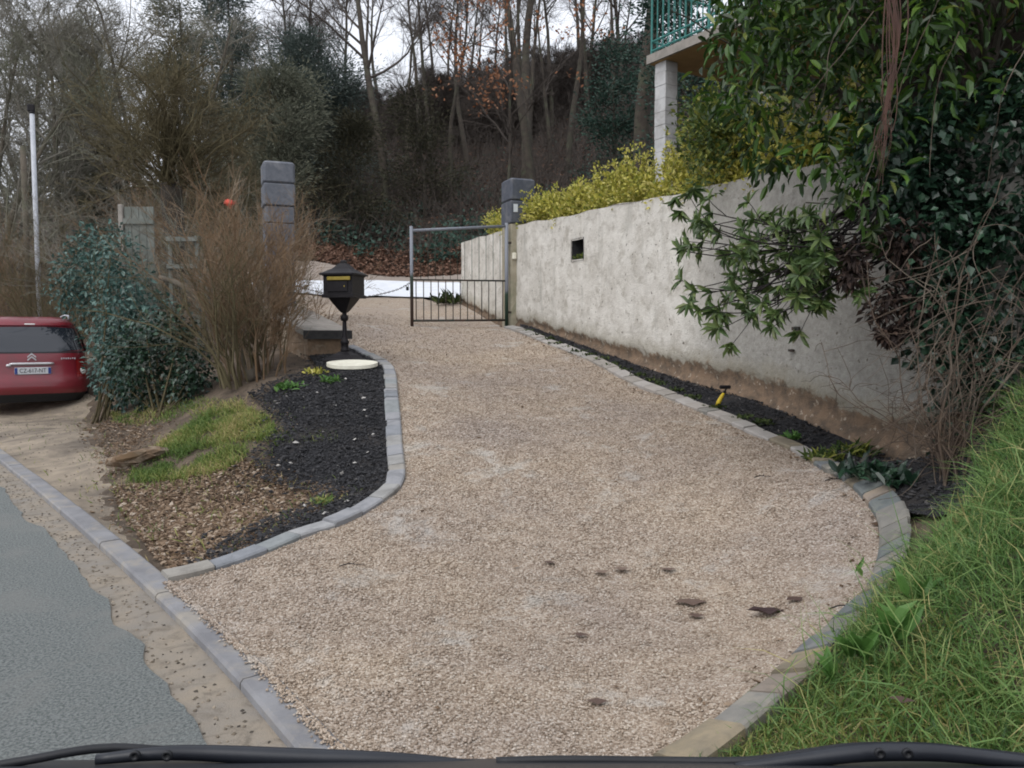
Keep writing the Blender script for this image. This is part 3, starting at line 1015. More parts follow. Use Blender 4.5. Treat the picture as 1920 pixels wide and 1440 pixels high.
for sa_, sb_ in zip(ss[:-1:8], list(ss[8::8]) + [ss[-1]]):
    if sb_ <= sa_: continue
    tA, tB = float(wall_top(sa_)) - .004, float(wall_top(sb_)) - .004
    o = -.34
    b.add([wpt(sa_, tA, 0), wpt(sb_, tB, 0), wpt(sb_, tB, o), wpt(sa_, tA, o), wpt(sa_, 0, o), wpt(sb_, 0, o)], [(0, 1, 2, 3), (3, 2, 5, 4)])
for s_ in (ss[0], ss[-1]):
    f = [wpt(s_, -.1, 0), wpt(s_, float(wall_top(s_)) - .004, 0), wpt(s_, float(wall_top(s_)) - .004, -.34), wpt(s_, -.1, -.34)]
    b.add(f, [(0, 1, 2, 3)])
b.build('wall_core', M['concrete_pale'], wall)
b = MB()     # the drain niche: five inner faces, near-black so the recess's shade is in the colour
cells = np.where(hole)[0]
s0, s1 = sc_[cells].min() - .03, sc_[cells].max() + .03
z0, z1 = zc_[cells].min() - .03, zc_[cells].max() + .03
c8 = [wpt(s, z, o) for o in (.012, -.26) for s, z in ((s0 - .01, z0 - .01), (s1 + .01, z0 - .01), (s1 + .01, z1 + .01), (s0 - .01, z1 + .01))]
b.add(c8, [(4, 5, 6, 7), (0, 1, 5, 4), (1, 2, 6, 5), (2, 3, 7, 6), (3, 0, 4, 7)])
b.build('drain_niche', M['coping'], wall)
n = 60
P_ = np.array([wpt(rng.uniform(s0 + .05, s1), z0 + rng.uniform(0, .06), rng.uniform(-.12, .0)) for _ in range(n)])
tuft = link('wall_plant', leafmesh('wall_plant', P_, randn(n, 3) * .6 + [wall_n[0] * .6, wall_n[1] * .6, .6], randn(n, 3) + [0, 0, 1], .07, .03), M['euonymus_green'],
            label='small weed growing in the square drain hole of the wall', cat='plant')
# rusty iron stubs in the old render
for (px, py, sc) in ((1497, 616, 1.0), (1487, 657, .7)):
    d = ray(px, py); k = ((wall_A - EYE[:2]) @ wall_n) / (d[:2] @ wall_n)
    p = EYE + d * k
    nn = np.array([*wall_n, 0])
    b = MB().tube([p - nn * .05, p + nn * .05 * sc], .018 * sc, 7)
    b.box(p + nn * .03 * sc, (.09 * sc, .02, .03 * sc), rz=math.atan2(wall_w[1], wall_w[0]))
    b.build('wall_bracket', M['gate_rust'], label='rusty iron bracket stub sticking out of the wall, %s one' % ('upper, larger' if sc == 1 else 'lower, smaller'), cat='bracket', group='iron stubs in the wall')

# raised garden behind the wall
def garden_z(x, y):
    p = np.stack([x, y], -1) - wall_A
    back = -(p @ wall_n)
    s = p @ wall_w
    return np.maximum(wall_top(s) - .22 + .06 * np.maximum(back - .3, 0), zt(x, y) + .03)


GARD = np.array([wall_A + wall_w * -2.68 - wall_n * .2, wall_A + wall_w * 8.9 - wall_n * .2, [4.9, 4.6], [14, 6], [16, 30], [1.0, 27], [-.6, 20]])
region('garden_terrace', GARD, .6, 0, M['forest_floor'], zfun=garden_z, kind='structure', label='raised garden ground held by the wall')

# ------------------------------------------------------------------ gate pillars
WROT = math.atan2(wall_w[1], wall_w[0])


def pillar(c, z0, z1, zc, label, plaster):
    root = empty('gate_pillar', (*c, z0), label=label, cat='pillar', group='gate pillars')
    if plaster:
        MB().box((*c, (z0 - .3 + zc) / 2), (.43, .43, zc - z0 + .3), WROT, .02).build('shaft', M['pillar_plaster'], root)
    else:
        z = z0 - .15
        while z < zc - .01:
            h = min(.33, zc - z)
            MB().box((*c, z + h / 2), (.42, .42, h - .008), WROT, .012).build('block', M['block_grey'], root)
            z += h
    hh = (z1 - zc) / 2
    MB().box((*c, zc + hh / 2 + .002), (.45, .45, hh - .006), WROT, .015).build('block', M['block_dark' if plaster else 'block_grey'], root)
    b = MB()
    b.box((*c, zc + hh * 1.5), (.45, .45, hh - .004), WROT, .03)
    b.build('cap_block', M['block_dark' if plaster else 'block_grey'], root)
    return root


pc = wall_A + wall_w * -.02 + wall_n * -.12
rp = pillar(pc, zt1(*pc), 3.97, 3.22, 'gate pillar with plastered shaft, two grey blocks and a white notice, hinging the gate', True)
lpc = at(522, 400, 12.1)[:2]
pillar(lpc, zt1(*lpc), 3.92, 3.27, 'tall bare grey block pillar half hidden behind brown shrub twigs', False)
p = wpt(-.02, 3.45) + np.array([*(wall_n * .09), 0]) + np.array([*(wall_w * .232), 0])
p = wpt(.213, 3.43, -.18)
b = MB().box((0, 0, 0), (.006, .075, .13), WROT); b.V[0] = b.V[0] + wpt(.211, 3.47, .02)
b.build('paper_notice', M['paper'], label='small white notice fixed to the grey block of the pillar', cat='notice')
b = MB().box((0, 0, 0), (.05, .07, .11), WROT, .012); b.V[0] = b.V[0] + wpt(.225, 2.68, .05)
b.build('bell_push', M['cream'], label='small cream bell push box on the plastered pillar beside the gate', cat='doorbell')

# ------------------------------------------------------------------ metal gate
hinge = wall_A + wall_n * .16 + wall_w * .16
hinge = np.array([-.09, 13.38])
gdir = unit(np.array([-.927, -.375]))
GL = 1.62


def gp(t, z):
    q_ = hinge + gdir * t
    return np.array([q_[0], q_[1], z])


def ramp_mat(name, stops):
    m, n, l, b = new_mat(name)
    geo = n.new('ShaderNodeNewGeometry')
    sx = n.new('ShaderNodeSeparateXYZ'); l.new(geo.outputs['Position'], sx.inputs[0])
    f, raw = noise_fac(n, l, geo.outputs['Position'], 14, 0, 1, 4)
    ad = n.new('ShaderNodeMath'); ad.operation = 'MULTIPLY_ADD'; ad.inputs[1].default_value = .12; l.new(raw, ad.inputs[0]); l.new(sx.outputs[2], ad.inputs[2])
    mr = n.new('ShaderNodeMapRange'); mr.inputs[1].default_value = 1.5; mr.inputs[2].default_value = 3.2; l.new(ad.outputs[0], mr.inputs[0])
    c = ramp(n, l, mr.outputs[0], stops)
    l.new(c, b.inputs['Base Color']); b.inputs['Roughness'].default_value = .55
    return m


M['post_paint'] = ramp_mat('post_paint', [(0, (.06, .035, .03)), (.28, (.06, .038, .032)), (.34, (.035, .04, .033)), (.50, (.03, .05, .038)), (.54, (.2, .215, .25)), (1, (.22, .235, .27))])
M['hinge_paint'] = ramp_mat('hinge_paint', [(0, (.02, .05, .035)), (.36, (.025, .06, .04)), (.40, (.18, .195, .23)), (1, (.22, .235, .27))])
gate = empty('metal_gate', (*hinge, zt1(*hinge)), label='open-barred metal gate leaf with grey top frame and rusty lower bars', cat='gate')
zl, zr = 3.02, 3.17
MB().tube([gp(0, 1.42), gp(0, 3.22)], .032, 10).build('hinge_post', M['hinge_paint'], gate, True)
MB().tube([gp(GL, 1.50), gp(GL, 3.09)], .027, 10).build('end_post', M['post_paint'], gate, True)
MB().tube([gp(.02, zr), gp(GL, zl)], .024, 10).build('top_rail', M['gate_grey'], gate, True)
MB().tube([gp(.02, 2.27), gp(GL - .02, 2.25)], .014, 8).build('middle_rail', M['gate_rust'], gate, True)
MB().tube([gp(.02, 1.62), gp(GL - .02, 1.60)], .018, 8).build('bottom_rail', M['gate_rust'], gate, True)
nb = 13
for i in range(nb):
    t = .07 + (GL - .14) * i / (nb - 1)
    MB().tube([gp(t, 1.61), gp(t, 2.262)], .0085, 6).build('bar', M['gate_rust'], gate, True)
    t2 = t + .045
    if i < nb - 1:
        MB().tube([gp(t2, 2.262), gp(t2, zr + (zl - zr) * t2 / GL)], .0048, 6).build('bar', M['gate_green'], gate, True)
for z in (1.75, 2.9):
    MB().box(gp(-.05, z), (.10, .03, .035), math.atan2(gdir[1], gdir[0])).build('hinge', M['gate_rust'], gate)
# chain sagging from the latch to the ground on the left
chain_p = np.array([at(772, 528, 12.8), at(750, 541, 12.75), at(720, 550, 12.65), at(690, 556, 12.5), at(655, 556, 12.4), at(600, 548, 12.3), at(552, 535, 12.2)])
cc = catmull(chain_p, .035)
cc = resample(cc, .034)
b = MB()
for i, p in enumerate(cc[:-1]):
    t = unit(cc[i + 1] - p)
    u_ = unit(np.cross(t, [0, 0, 1])) if i % 2 else unit(np.cross(np.cross(t, [0, 0, 1]), t))
    ring = [p + t * .024 * math.cos(a) + u_ * .011 * math.sin(a) for a in np.linspace(0, 2 * math.pi, 9)]
    b.tube(ring, .0042, 4, False)
b.build('gate_chain', M['gate_rust'], label='thin dark chain sagging from the gate end post to the block pillar', cat='chain')
p = at(764, 541, 12.78)
b = MB().box(p, (.045, .02, .06), 0, .008).tube([p + [-.015, 0, .03], p + [-.013, 0, .06], p + [.013, 0, .06], p + [.015, 0, .03]], .005, 5)
b.build('padlock', M['cast_iron'], label='small dark padlock hanging on the gate chain', cat='padlock')

# ------------------------------------------------------------------ low wall with dark coping, mailbox
lw_a = np.array([*at(612, 640, 10.45)[:2]]); lw_b = lpc + np.array([.12, -.30])
ld = unit(lw_b - lw_a); ln_ = np.array([-ld[1], ld[0]]); LL_ = np.linalg.norm(lw_b - lw_a)
low = empty('low_wall', (*lw_a, zt1(*lw_a)), label='low sloping wall with dark coping between the mailbox and the block pillar', cat='wall')


def sloped(b, hw, za0, za1, zb0, zb1, t0, t1, e=0.0):
    V = []
    for t, lo, hi in ((t0, za0, za1), (t1, zb0, zb1)):
        for o in (-hw, hw):
            for z in (lo, hi):
                q_ = lw_a + ld * t + ln_ * o
                V.append([q_[0], q_[1], z])
    return b.add(V, [(0, 1, 3, 2), (4, 6, 7, 5), (0, 4, 5, 1), (2, 3, 7, 6), (1, 5, 7, 3), (0, 2, 6, 4)])


sloped(MB(), .25, .6, 1.36, .9, 1.72, 0, LL_).build('wall_core', M['earth_wall'], low)
sloped(MB(), .32, 1.365, 1.44, 1.725, 1.80, -.05, LL_).build('coping', M['concrete_pale'], low)
sloped(MB(), .33, 1.325, 1.437, 1.325, 1.438, -.075, -.052).build('coping_edge', M['coping'], low)

mb0 = G(647, 678)
MZ = mb0[2]
sc = mb0[1] / 1500.0                 # metres for one photo pixel at the mailbox
mrot = R(-12)
mail = empty('mailbox', (mb0[0], mb0[1], MZ - .02), label='black cast iron pedestal mailbox with pagoda roof and brass slot flap', cat='mailbox')
mc = (mb0[0], mb0[1], MZ)
b = MB()
b.lathe(mc, [(.20, -.05), (.20, .02), (.185, .035), (.17, .04), (.12, .085), (.075, .11), (.055, .125)], 16, 1.0, mrot)
b.build('pedestal_base', M['cast_iron'], mail)
b = MB()
b.lathe(mc, [(.055, .12), (.055, .15), (.047, .16), (.047, .22), (.054, .23), (.054, .25), (.044, .262), (.036, .32), (.030, .36), (.026, .48), (.024, .50), (.046, .512), (.050, .54), (.046, .57), (.028, .582), (.028, .61)], 14)
b.build('post', M['cast_iron'], mail, True)
b = MB()
b.lathe(mc, [(.03, .605), (.05, .63), (.095, .70), (.135, .765), (.142, .785)], 16, 1.0, mrot)
b.build('funnel', M['cast_iron'], mail)
b = MB()
b.lathe(mc, [(.205, .785), (.205, .82), (.188, .828), (.188, 1.045), (.20, 1.052), (.20, 1.07)], 16, 1.0, mrot)
box = b.build('box', M['cast_iron'], mail)
b = MB()
b.lathe(mc, [(.225, 1.06), (.225, 1.078), (.17, 1.105), (.11, 1.14), (.065, 1.185), (.05, 1.205), (.032, 1.21), (.032, 1.235), (.02, 1.25)], 16, 1.0, mrot)
b.build('roof', M['cast_iron'], mail)
fwd = np.array([math.sin(mrot), -math.cos(mrot), 0]); sdx = np.array([math.cos(mrot), math.sin(mrot), 0])
p = np.array(mc) + fwd * .206 + sdx * .02 + [0, 0, 1.015]
MB().box(p, (.30, .014, .045), mrot, .004).build('slot_flap', M['brass'], box)
p = np.array(mc) + fwd * .194 + [0, 0, .92]
MB().box(p, (.26, .012, .13), mrot, .004).build('door', M['cast_iron'], box)
p = np.array(mc) + fwd * .20 + sdx * .09 + [0, 0, .92]
MB().box(p, (.014, .012, .02), mrot, .003).build('lock', M['brass'], box)

ow = G(660, 692)
b = MB()
nn_ = 28
ring = [(ow[0] + .30 * math.cos(a) * (1 + .04 * math.sin(3 * a)), ow[1] + .145 * math.sin(a)) for a in np.linspace(0, 2 * math.pi, nn_, endpoint=False)]
b.prism(ring, ow[2] + .005, ow[2] + .045)
b.V[0][:, 2] += (b.V[0][:, 1] - ow[1]) * .22 + .03
b.build('oval_board', M['cream'], label='flat cream oval board lying on the bed at the mailbox foot', cat='board')

# ------------------------------------------------------------------ balcony corner of the house
bz = 1.4 + (625 - 121) / 1500 * 12.7
bc = at(1212, 121, 12.7); bz = bc[2]
be1 = unit(np.array([1.02, -1.62])); be2 = np.array([-be1[1], be1[0]])
house = empty('house', (bc[0], bc[1], 3.2), label='house corner with raised terrace slab, turquoise railing and white block post', cat='house')


def bp(u_, v_, z):
    q_ = bc[:2] + be1 * u_ + be2 * v_
    return np.array([q_[0], q_[1], z])


def oriented(b, u0, u1, v0, v1, z0, z1):
    V = [bp(u_, v_, z) for z in (z0, z1) for u_, v_ in ((u0, v0), (u1, v0), (u1, v1), (u0, v1))]
    return b.add(V, [(3, 2, 1, 0), (4, 5, 6, 7)] + [(i, (i + 1) % 4, 4 + (i + 1) % 4, 4 + i) for i in range(4)])


slab = oriented(MB(), 0, 5.2, 0, 3.0, bz, bz + .13).build('terrace_slab', M['concrete_pale'], house)
oriented(MB(), .04, 5.16, .04, 2.96, bz - .006, bz - .002).build('slab_underside', M['slab_under'], slab)
post = empty('support_post', bp(.25, .2, 3.0)); post.parent = house; post.matrix_parent_inverse = Matrix.Translation(house.location).inverted()
z = 3.0
while z < bz - .01:
    h = min(.2, bz - .008 - z)
    oriented(MB(), .10 + rng.uniform(-.003, .003), .34, .09 + rng.uniform(-.003, .003), .33, z + .003, z + h - .003).build('block', M['post_white'], post)
    z += .2
wallm = surf_mat('house_wall', (.42, .39, .34), (.34, .32, .28), 4, None, 1, .9, .3, 60, .004)
oriented(MB(), -.4, 5.4, 3.0, 9.0, 2.6, bz + 2.8).build('house_wall', wallm, house)
rail = empty('railing', bp(0, 0, bz + .13)); rail.parent = house; rail.matrix_parent_inverse = Matrix.Translation(house.location).inverted()
for zz in (.06, .20, 1.0):
    MB().tube([bp(.06, .05, bz + .13 + zz), bp(5.1, .05, bz + .13 + zz)], .016, 6).build('rail', M['turquoise'], rail)
    MB().tube([bp(.06, .05, bz + .13 + zz), bp(.06, 2.95, bz + .13 + zz)], .016, 6).build('rail', M['turquoise'], rail)
for u_ in np.arange(.06, 5.1, .12):
    big = abs((u_ - .06) % 1.2) < .01
    MB().tube([bp(u_, .05, bz + .13 + (0 if big else .06)), bp(u_, .05, bz + 1.13)], .018 if big else .007, 6).build('baluster', M['turquoise'], rail)
for v_ in np.arange(.17, 2.95, .12):
    MB().tube([bp(.06, v_, bz + .19), bp(.06, v_, bz + 1.13)], .007, 6).build('baluster', M['turquoise'], rail)

# ------------------------------------------------------------------ red car parked on the verge
paint, n_, l_, b_ = new_mat('car_paint')
b_.inputs['Base Color'].default_value = (.20, .012, .022, 1)
b_.inputs['Roughness'].default_value = .32
b_.inputs['Coat Weight'].default_value = .6
b_.inputs['Coat Roughness'].default_value = .08
geo_ = n_.new('ShaderNodeNewGeometry')
ff, _ = noise_fac(n_, l_, geo_.outputs['Position'], 3, .4, .75, 6)
l_.new(mixc(n_, l_, ff, (.20, .012, .024), (.15, .018, .024)), b_.inputs['Base Color'])
glass, n_, l_, b_ = new_mat('car_glass')
b_.inputs['Base Color'].default_value = (.018, .022, .03, 1)
b_.inputs['Roughness'].default_value = .06
b_.inputs['Specular IOR Level'].default_value = .8
M['chrome'] = surf_mat('chrome', (.66, .66, .68), (.56, .56, .58), 20, None, 1, .28, 0, metallic=.5)
M['lens'] = surf_mat('lens', (.30, .012, .015), (.24, .01, .012), 30, None, 1, .15, 0, spec=.7)
M['lens_clear'] = surf_mat('lens_clear', (.75, .74, .72), (.6, .6, .58), 40, None, 1, .15, 0, spec=.7)
M['plate'] = surf_mat('plate', (.62, .63, .65), (.56, .57, .6), 20, None, 1, .4, 0)
M['plate_blue'] = surf_mat('plate_blue', (.03, .06, .25), (.03, .05, .2), 20, None, 1, .4, 0)
M['ink'] = surf_mat('ink', (.01, .01, .012), (.015, .015, .017), 20, None, 1, .5, 0)

cz = .12
cpos = at(63, 760, 13.2); cz = zt1(cpos[0], cpos[1])
view = math.atan2(cpos[0], cpos[1])
crot = -view + R(2)                       # heading: rotate +Y towards the left
car = empty('parked_car', (cpos[0], cpos[1], cz), crot, label='dark red people carrier parked on the sandy verge beside the ivy, seen from behind', cat='car')
ZS = [.22, .30, .42, .55, .66, .78, .92, 1.00, 1.10, 1.22, 1.34, 1.44, 1.52, 1.58, 1.62]
HWs = [.78, .83, .86, .87, .87, .865, .855, .845, .82, .785, .745, .71, .67, .60, .48]
YR = [.10, .02, -.03, -.02, .03, .05, .06, .075, .11, .165, .225, .285, .34, .42, .55]
YF = [4.0, 4.12, 4.15, 4.12, 4.05, 3.95, 3.65, 3.30, 3.05, 2.80, 2.58, 2.40, 2.25, 2.10, 1.90]


def car_ring(z, out=0.0, nseg=64):
    hw = np.interp(z, ZS, HWs) + out; yr = np.interp(z, ZS, YR) - out; yf = np.interp(z, ZS, YF) + out
    a = np.linspace(0, 2 * math.pi, nseg, endpoint=False)
    e = .30
    cx_ = np.sign(np.cos(a)) * np.abs(np.cos(a)) ** e; sy_ = np.sign(np.sin(a)) * np.abs(np.sin(a)) ** e
    cy_, hy_ = (yr + yf) / 2, (yf - yr) / 2
    return np.stack([hw * cx_, cy_ + hy_ * sy_, np.full(nseg, z)], 1)


def rear_pt(fx, z, out=0.0):
    """A point of the tail at fraction fx (-1..1) of the half width."""
    hw = np.interp(z, ZS, HWs) + out; yr = np.interp(z, ZS, YR) - out; yf = np.interp(z, ZS, YF)
    x = np.clip(abs(fx), 0, .999)
    cy_, hy_ = (yr + yf) / 2, (yf - yr) / 2
    s_ = (1 - x ** (2 / .30)) ** (.30 / 2)
    return np.array([hw * fx, cy_ - hy_ * s_, z])


def car_mesh(name, V, faces, mat, parent, smooth=True):
    b = MB(); b.add(V, faces)
    return b.build(name, mat, parent, smooth, local=True)


zz = np.interp(np.linspace(0, 1, 44), np.linspace(0, 1, len(ZS)), ZS)
rows = np.array([car_ring(z) for z in zz])
ns = 64
fs = []
for i in range(len(zz) - 1):
    fs += [(i * ns + k, i * ns + (k + 1) % ns, i * ns + ns + (k + 1) % ns, i * ns + ns + k) for k in range(ns)]
fs += [tuple(range(ns - 1, -1, -1)), tuple(range((len(zz) - 1) * ns, len(zz) * ns))]
body = car_mesh('body', rows.reshape(-1, 3), fs, paint, car)


def rear_patch(name, fx0, fx1, z0, z1, out, mat, parent, nx_=18, nz_=8, shape=None):
    V = []
    for j in range(nz_ + 1):
        for i in range(nx_ + 1):
            fx, z = fx0 + (fx1 - fx0) * i / nx_, z0 + (z1 - z0) * j / nz_
            if shape: fx, z = shape(i / nx_, j / nz_)
            V.append(rear_pt(fx, z, out))
    k_ = nx_ + 1
    fs_ = [(j * k_ + i, j * k_ + i + 1, (j + 1) * k_ + i + 1, (j + 1) * k_ + i) for j in range(nz_) for i in range(nx_)]
    return car_mesh(name, V, fs_, mat, parent)


def winshape(u_, v_):
    hw = .93 - .03 * v_
    z = 1.03 + .42 * v_ + (.05 * (abs(2 * u_ - 1) ** 4) * (1 - v_)) - .03 * (abs(2 * u_ - 1) ** 4) * v_
    return (-hw + 2 * hw * u_, z)


rw = rear_patch('rear_window', 0, 0, 0, 0, .008, glass, car, 26, 8, winshape)
rear_patch('window_seal', -.945, .945, 1.012, 1.032, .006, M['rubber'], rw, 26, 2)
rear_patch('bumper', -.99, .99, .34, .60, .028, paint, car, 40, 6)
rear_patch('bumper_skirt', -.985, .985, .20, .36, .012, M['rubber'], car, 40, 4)
rear_patch('spoiler', -.86, .86, 1.475, 1.535, .035, paint, car, 20, 3)
for sgn in (-1, 1):
    tl_ = rear_patch('tail_light', .74 * sgn, .985 * sgn, .60, .90, .012, M['lens'], car, 10, 8)
    c = rear_pt(.84 * sgn, .70, .02)
    b = MB()
    b.lathe((0, 0, 0), [(.0, 0), (.055, 0), (.05, .012), (.03, .02), (.0, .022)], 14)
    Vv = b.V[0] @ np.array([[1, 0, 0], [0, 0, 1], [0, -1, 0]]).T
    b.V[0] = np.stack([b.V[0][:, 0], -b.V[0][:, 2], b.V[0][:, 1]], 1) + c
    b.build('reversing_lamp', M['lens_clear'], tl_, True, local=True)
    b = MB()
    pts_ = [(sgn * .60, .62, 1.58), (sgn * .60, .66, 1.645), (sgn * .585, 1.4, 1.665), (sgn * .565, 2.0, 1.645), (sgn * .565, 2.05, 1.59)]
    b.tube(pts_, .016, 8); b.build('roof_rail', M['galv'], car, True, local=True)
    V = []
    for j in range(5):
        for i in range(13):
            z = 1.02 + .40 * j / 4
            y0_, y1_ = np.interp(z, ZS, YR) + .32, np.interp(z, ZS, YF) - .45
            V.append([sgn * (np.interp(z, ZS, HWs) + .004), y0_ + (y1_ - y0_) * i / 12, z])
    f_ = [(j * 13 + i, j * 13 + i + 1, (j + 1) * 13 + i + 1, (j + 1) * 13 + i) for j in range(4) for i in range(12)]
    car_mesh('side_window', V, f_, glass, car)
    b = MB().box((sgn * .95, 2.75, 1.06), (.16, .12, .15), 0, .03); b.build('wing_mirror', paint, car, local=True)
    for yy in (.72, 3.3):
        w = empty('wheel', (sgn * .76, yy, .30)); w.parent = car
        b = MB(); b.lathe((0, 0, 0), [(.20, -.09), (.29, -.09), (.305, -.06), (.305, .06), (.29, .09), (.20, .09)], 24)
        b.V[0] = b.V[0][:, [2, 0, 1]]; b.build('tyre', M['rubber'], w, True, local=True)
        b = MB(); b.lathe((0, 0, 0), [(.05, -.07), (.19, -.085), (.20, -.06), (.20, .06), (.19, .085), (.05, .07)], 16)
        b.V[0] = b.V[0][:, [2, 0, 1]]; b.build('rim', M['galv'], w, True, local=True)
# chrome bar, plate, chevrons, badge
b = MB()
bar_ = [rear_pt(f, .835 + .004 * (1 - f * f), .022) for f in np.linspace(-.36, .36, 15)]
b.tube(bar_, [.014] + [.021] * 13 + [.014], 8)
b.box(rear_pt(-.37, .815, .022), (.07, .03, .045), 0, .01)
b.build('chrome_bar', M['chrome'], car, True, local=True)
plate_y = rear_pt(0, .70)[1] - .018
plate = MB().box((0.01, plate_y, .722), (.52, .012, .112), 0, .004).build('number_plate', M['plate'], car, local=True)
for sx_ in (-.228, .248):
    MB().box((sx_, plate_y - .0075, .722), (.04, .003, .1)).build('plate_band', M['plate_blue'], plate, local=True)


def text_mesh(txt, size, mat, parent, M4, name):
    cu = bpy.data.curves.new(name, 'FONT')
    cu.body = txt; cu.size = size; cu.extrude = .0008; cu.align_x = 'CENTER'; cu.align_y = 'CENTER'
    o = bpy.data.objects.new(name, cu); COL.objects.link(o)
    dg = bpy.context.evaluated_depsgraph_get()
    me = bpy.data.meshes.new_from_object(o.evaluated_get(dg))
    bpy.data.objects.remove(o); bpy.data.curves.remove(cu)
    me.transform(M4)
    me.materials.clear()
    return link(name, me, mat, parent, local=True)


text_mesh('CZ-617-NT', .098, M['ink'], plate, Matrix.Translation((.01, plate_y - .0085, .722)) @ Matrix.Rotation(math.pi / 2, 4, 'X') @ Matrix.Diagonal((.80, 1, 1, 1)), 'plate_lettering')
emb = empty('chevron_emblem', (0, rear_pt(0, .93)[1] - .02, .93)); emb.parent = car
for dz in (0.0, .048):
    b = MB()
    hwc, rise, th = .062, .058, .026
    pf = [(-hwc, 0), (0, rise), (hwc, 0), (hwc, -th), (0, rise - th * 1.1), (-hwc, -th)]
    V = [[x, 0, z + dz - .02] for x, z in pf] + [[x, -.012, z + dz - .02] for x, z in pf]
    b.add(V, [(0, 1, 4, 5), (1, 2, 3, 4), (6, 11, 10, 7), (7, 10, 9, 8)] + [(i, 6 + i, 6 + (i + 1) % 6, (i + 1) % 6) for i in range(6)])
    b.build('chevron', M['chrome'], emb, local=True)
b = MB()
for k in range(7):
    b.box(rear_pt(.50 + k * .038, .915 + .004 * (k % 2), .012), (.018, .008, .022 + .008 * (k % 3 == 0)), 0, .002)
b.build('name_badge', M['galv'], car, local=True)
b = MB().box((0, .30, 1.49), (.16, .05, .03), 0, .01); b.build('brake_lamp', M['lens_clear'], car, local=True)

# ------------------------------------------------------------------ nose of the van the photo is taken from
van = empty('van', (0, .75, 0), label='dark scuttle and wipers of the van in front of its windscreen', cat='van')


def vp(px, py, Y):
    return at(px, py, Y)


V = []
xs_ = np.linspace(-.82, .82, 25)
profv = [(.42, 1.15), (.60, 1.064), (.70, 1.0165), (.80, .950), (.92, .885), (1.06, .79), (1.18, .68), (1.24, .52), (1.25, .30)]
for (yy, zz_) in profv:
    for x in xs_:
        V.append([x, yy - .03 * (x / .82) ** 2, zz_ + .012 * (x / .82) ** 2 - .02 * (x / .82) ** 6])
k_ = len(xs_)
split = 3
b = MB(); b.add(V[:k_ * (split + 1)], [(j * k_ + i, j * k_ + i + 1, (j + 1) * k_ + i + 1, (j + 1) * k_ + i) for j in range(split) for i in range(k_ - 1)])
b.build('scuttle', M['wiper'], van, True)
b = MB(); b.add(V[k_ * split:], [(j * k_ + i, j * k_ + i + 1, (j + 1) * k_ + i + 1, (j + 1) * k_ + i) for j in range(len(profv) - split - 1) for i in range(k_ - 1)])
vanp = surf_mat('van_paint', (.05, .06, .09), (.045, .055, .08), 6, None, 1, .35, 0, coat=.5)
b.build('bonnet', vanp, van, True)
for sgn in (-1, 1):
    w = MB(); w.lathe((0, 0, 0), [(.16, -.09), (.29, -.09), (.31, -.05), (.31, .05), (.29, .09), (.16, .09)], 22)
    w.V[0] = w.V[0][:, [2, 0, 1]] + np.array([sgn * .7, .55, .31]); w.build('wheel', M['rubber'], van, True)
for k, (blade, arm, head) in enumerate((
        ([(-60, 1444, .62), (60, 1424, .63), (140, 1409, .64), (215, 1402, .65), (330, 1409, .66), (520, 1421, .67), (760, 1431, .68)],
         [(180, 1424, .63), (290, 1413, .64), (380, 1412, .65), (560, 1420, .66), (750, 1426, .67), (900, 1436, .68)], (255, 1416, .632)),
        ([(930, 1428, .66), (1050, 1425, .66), (1250, 1427, .66), (1400, 1427, .65), (1500, 1414, .65), (1600, 1401, .65), (1700, 1401, .65), (1800, 1408, .64), (1990, 1428, .63)],
         [(1380, 1440, .63), (1500, 1425, .63), (1620, 1411, .63), (1740, 1410, .63), (1850, 1420, .63), (2000, 1436, .62)], (1700, 1412, .615)))):
    wa = empty('wiper', at(*head)); wa.parent = van; wa.matrix_parent_inverse = Matrix.Translation(van.location).inverted()
    B_ = catmull([at(*p) for p in blade], .01)
    MB().tube(B_, .0038, 8).build('blade', M['rubber'], wa, True)
    A_ = catmull([at(*p) for p in arm], .01)
    tt_ = np.linspace(0, 1, len(A_))
    MB().tube(A_, .0042 + .0032 * np.sin(tt_ * math.pi), 10).build('arm', M['wiper'], wa, True)
    for dx in (0, 60 if k == 0 else -52):
        p = at(head[0] + dx, head[1] - 1, head[2] - .003)
        bb = MB(); bb.lathe((0, 0, 0), [(.0, 0), (.0042, 0), (.0042, .003), (.0022, .003), (.0020, .001), (0, .001)], 12)
        bb.V[0] = np.stack([bb.V[0][:, 0], -bb.V[0][:, 2], bb.V[0][:, 1]], 1) + p
        bb.build('rivet', M['rubber'], wa, True)

# ------------------------------------------------------------------ trees
def copy_tree(o, parent=None):
    c = o.copy(); COL.objects.link(c); c.parent = parent
    for ch in o.children:
        copy_tree(ch, c)
    return c


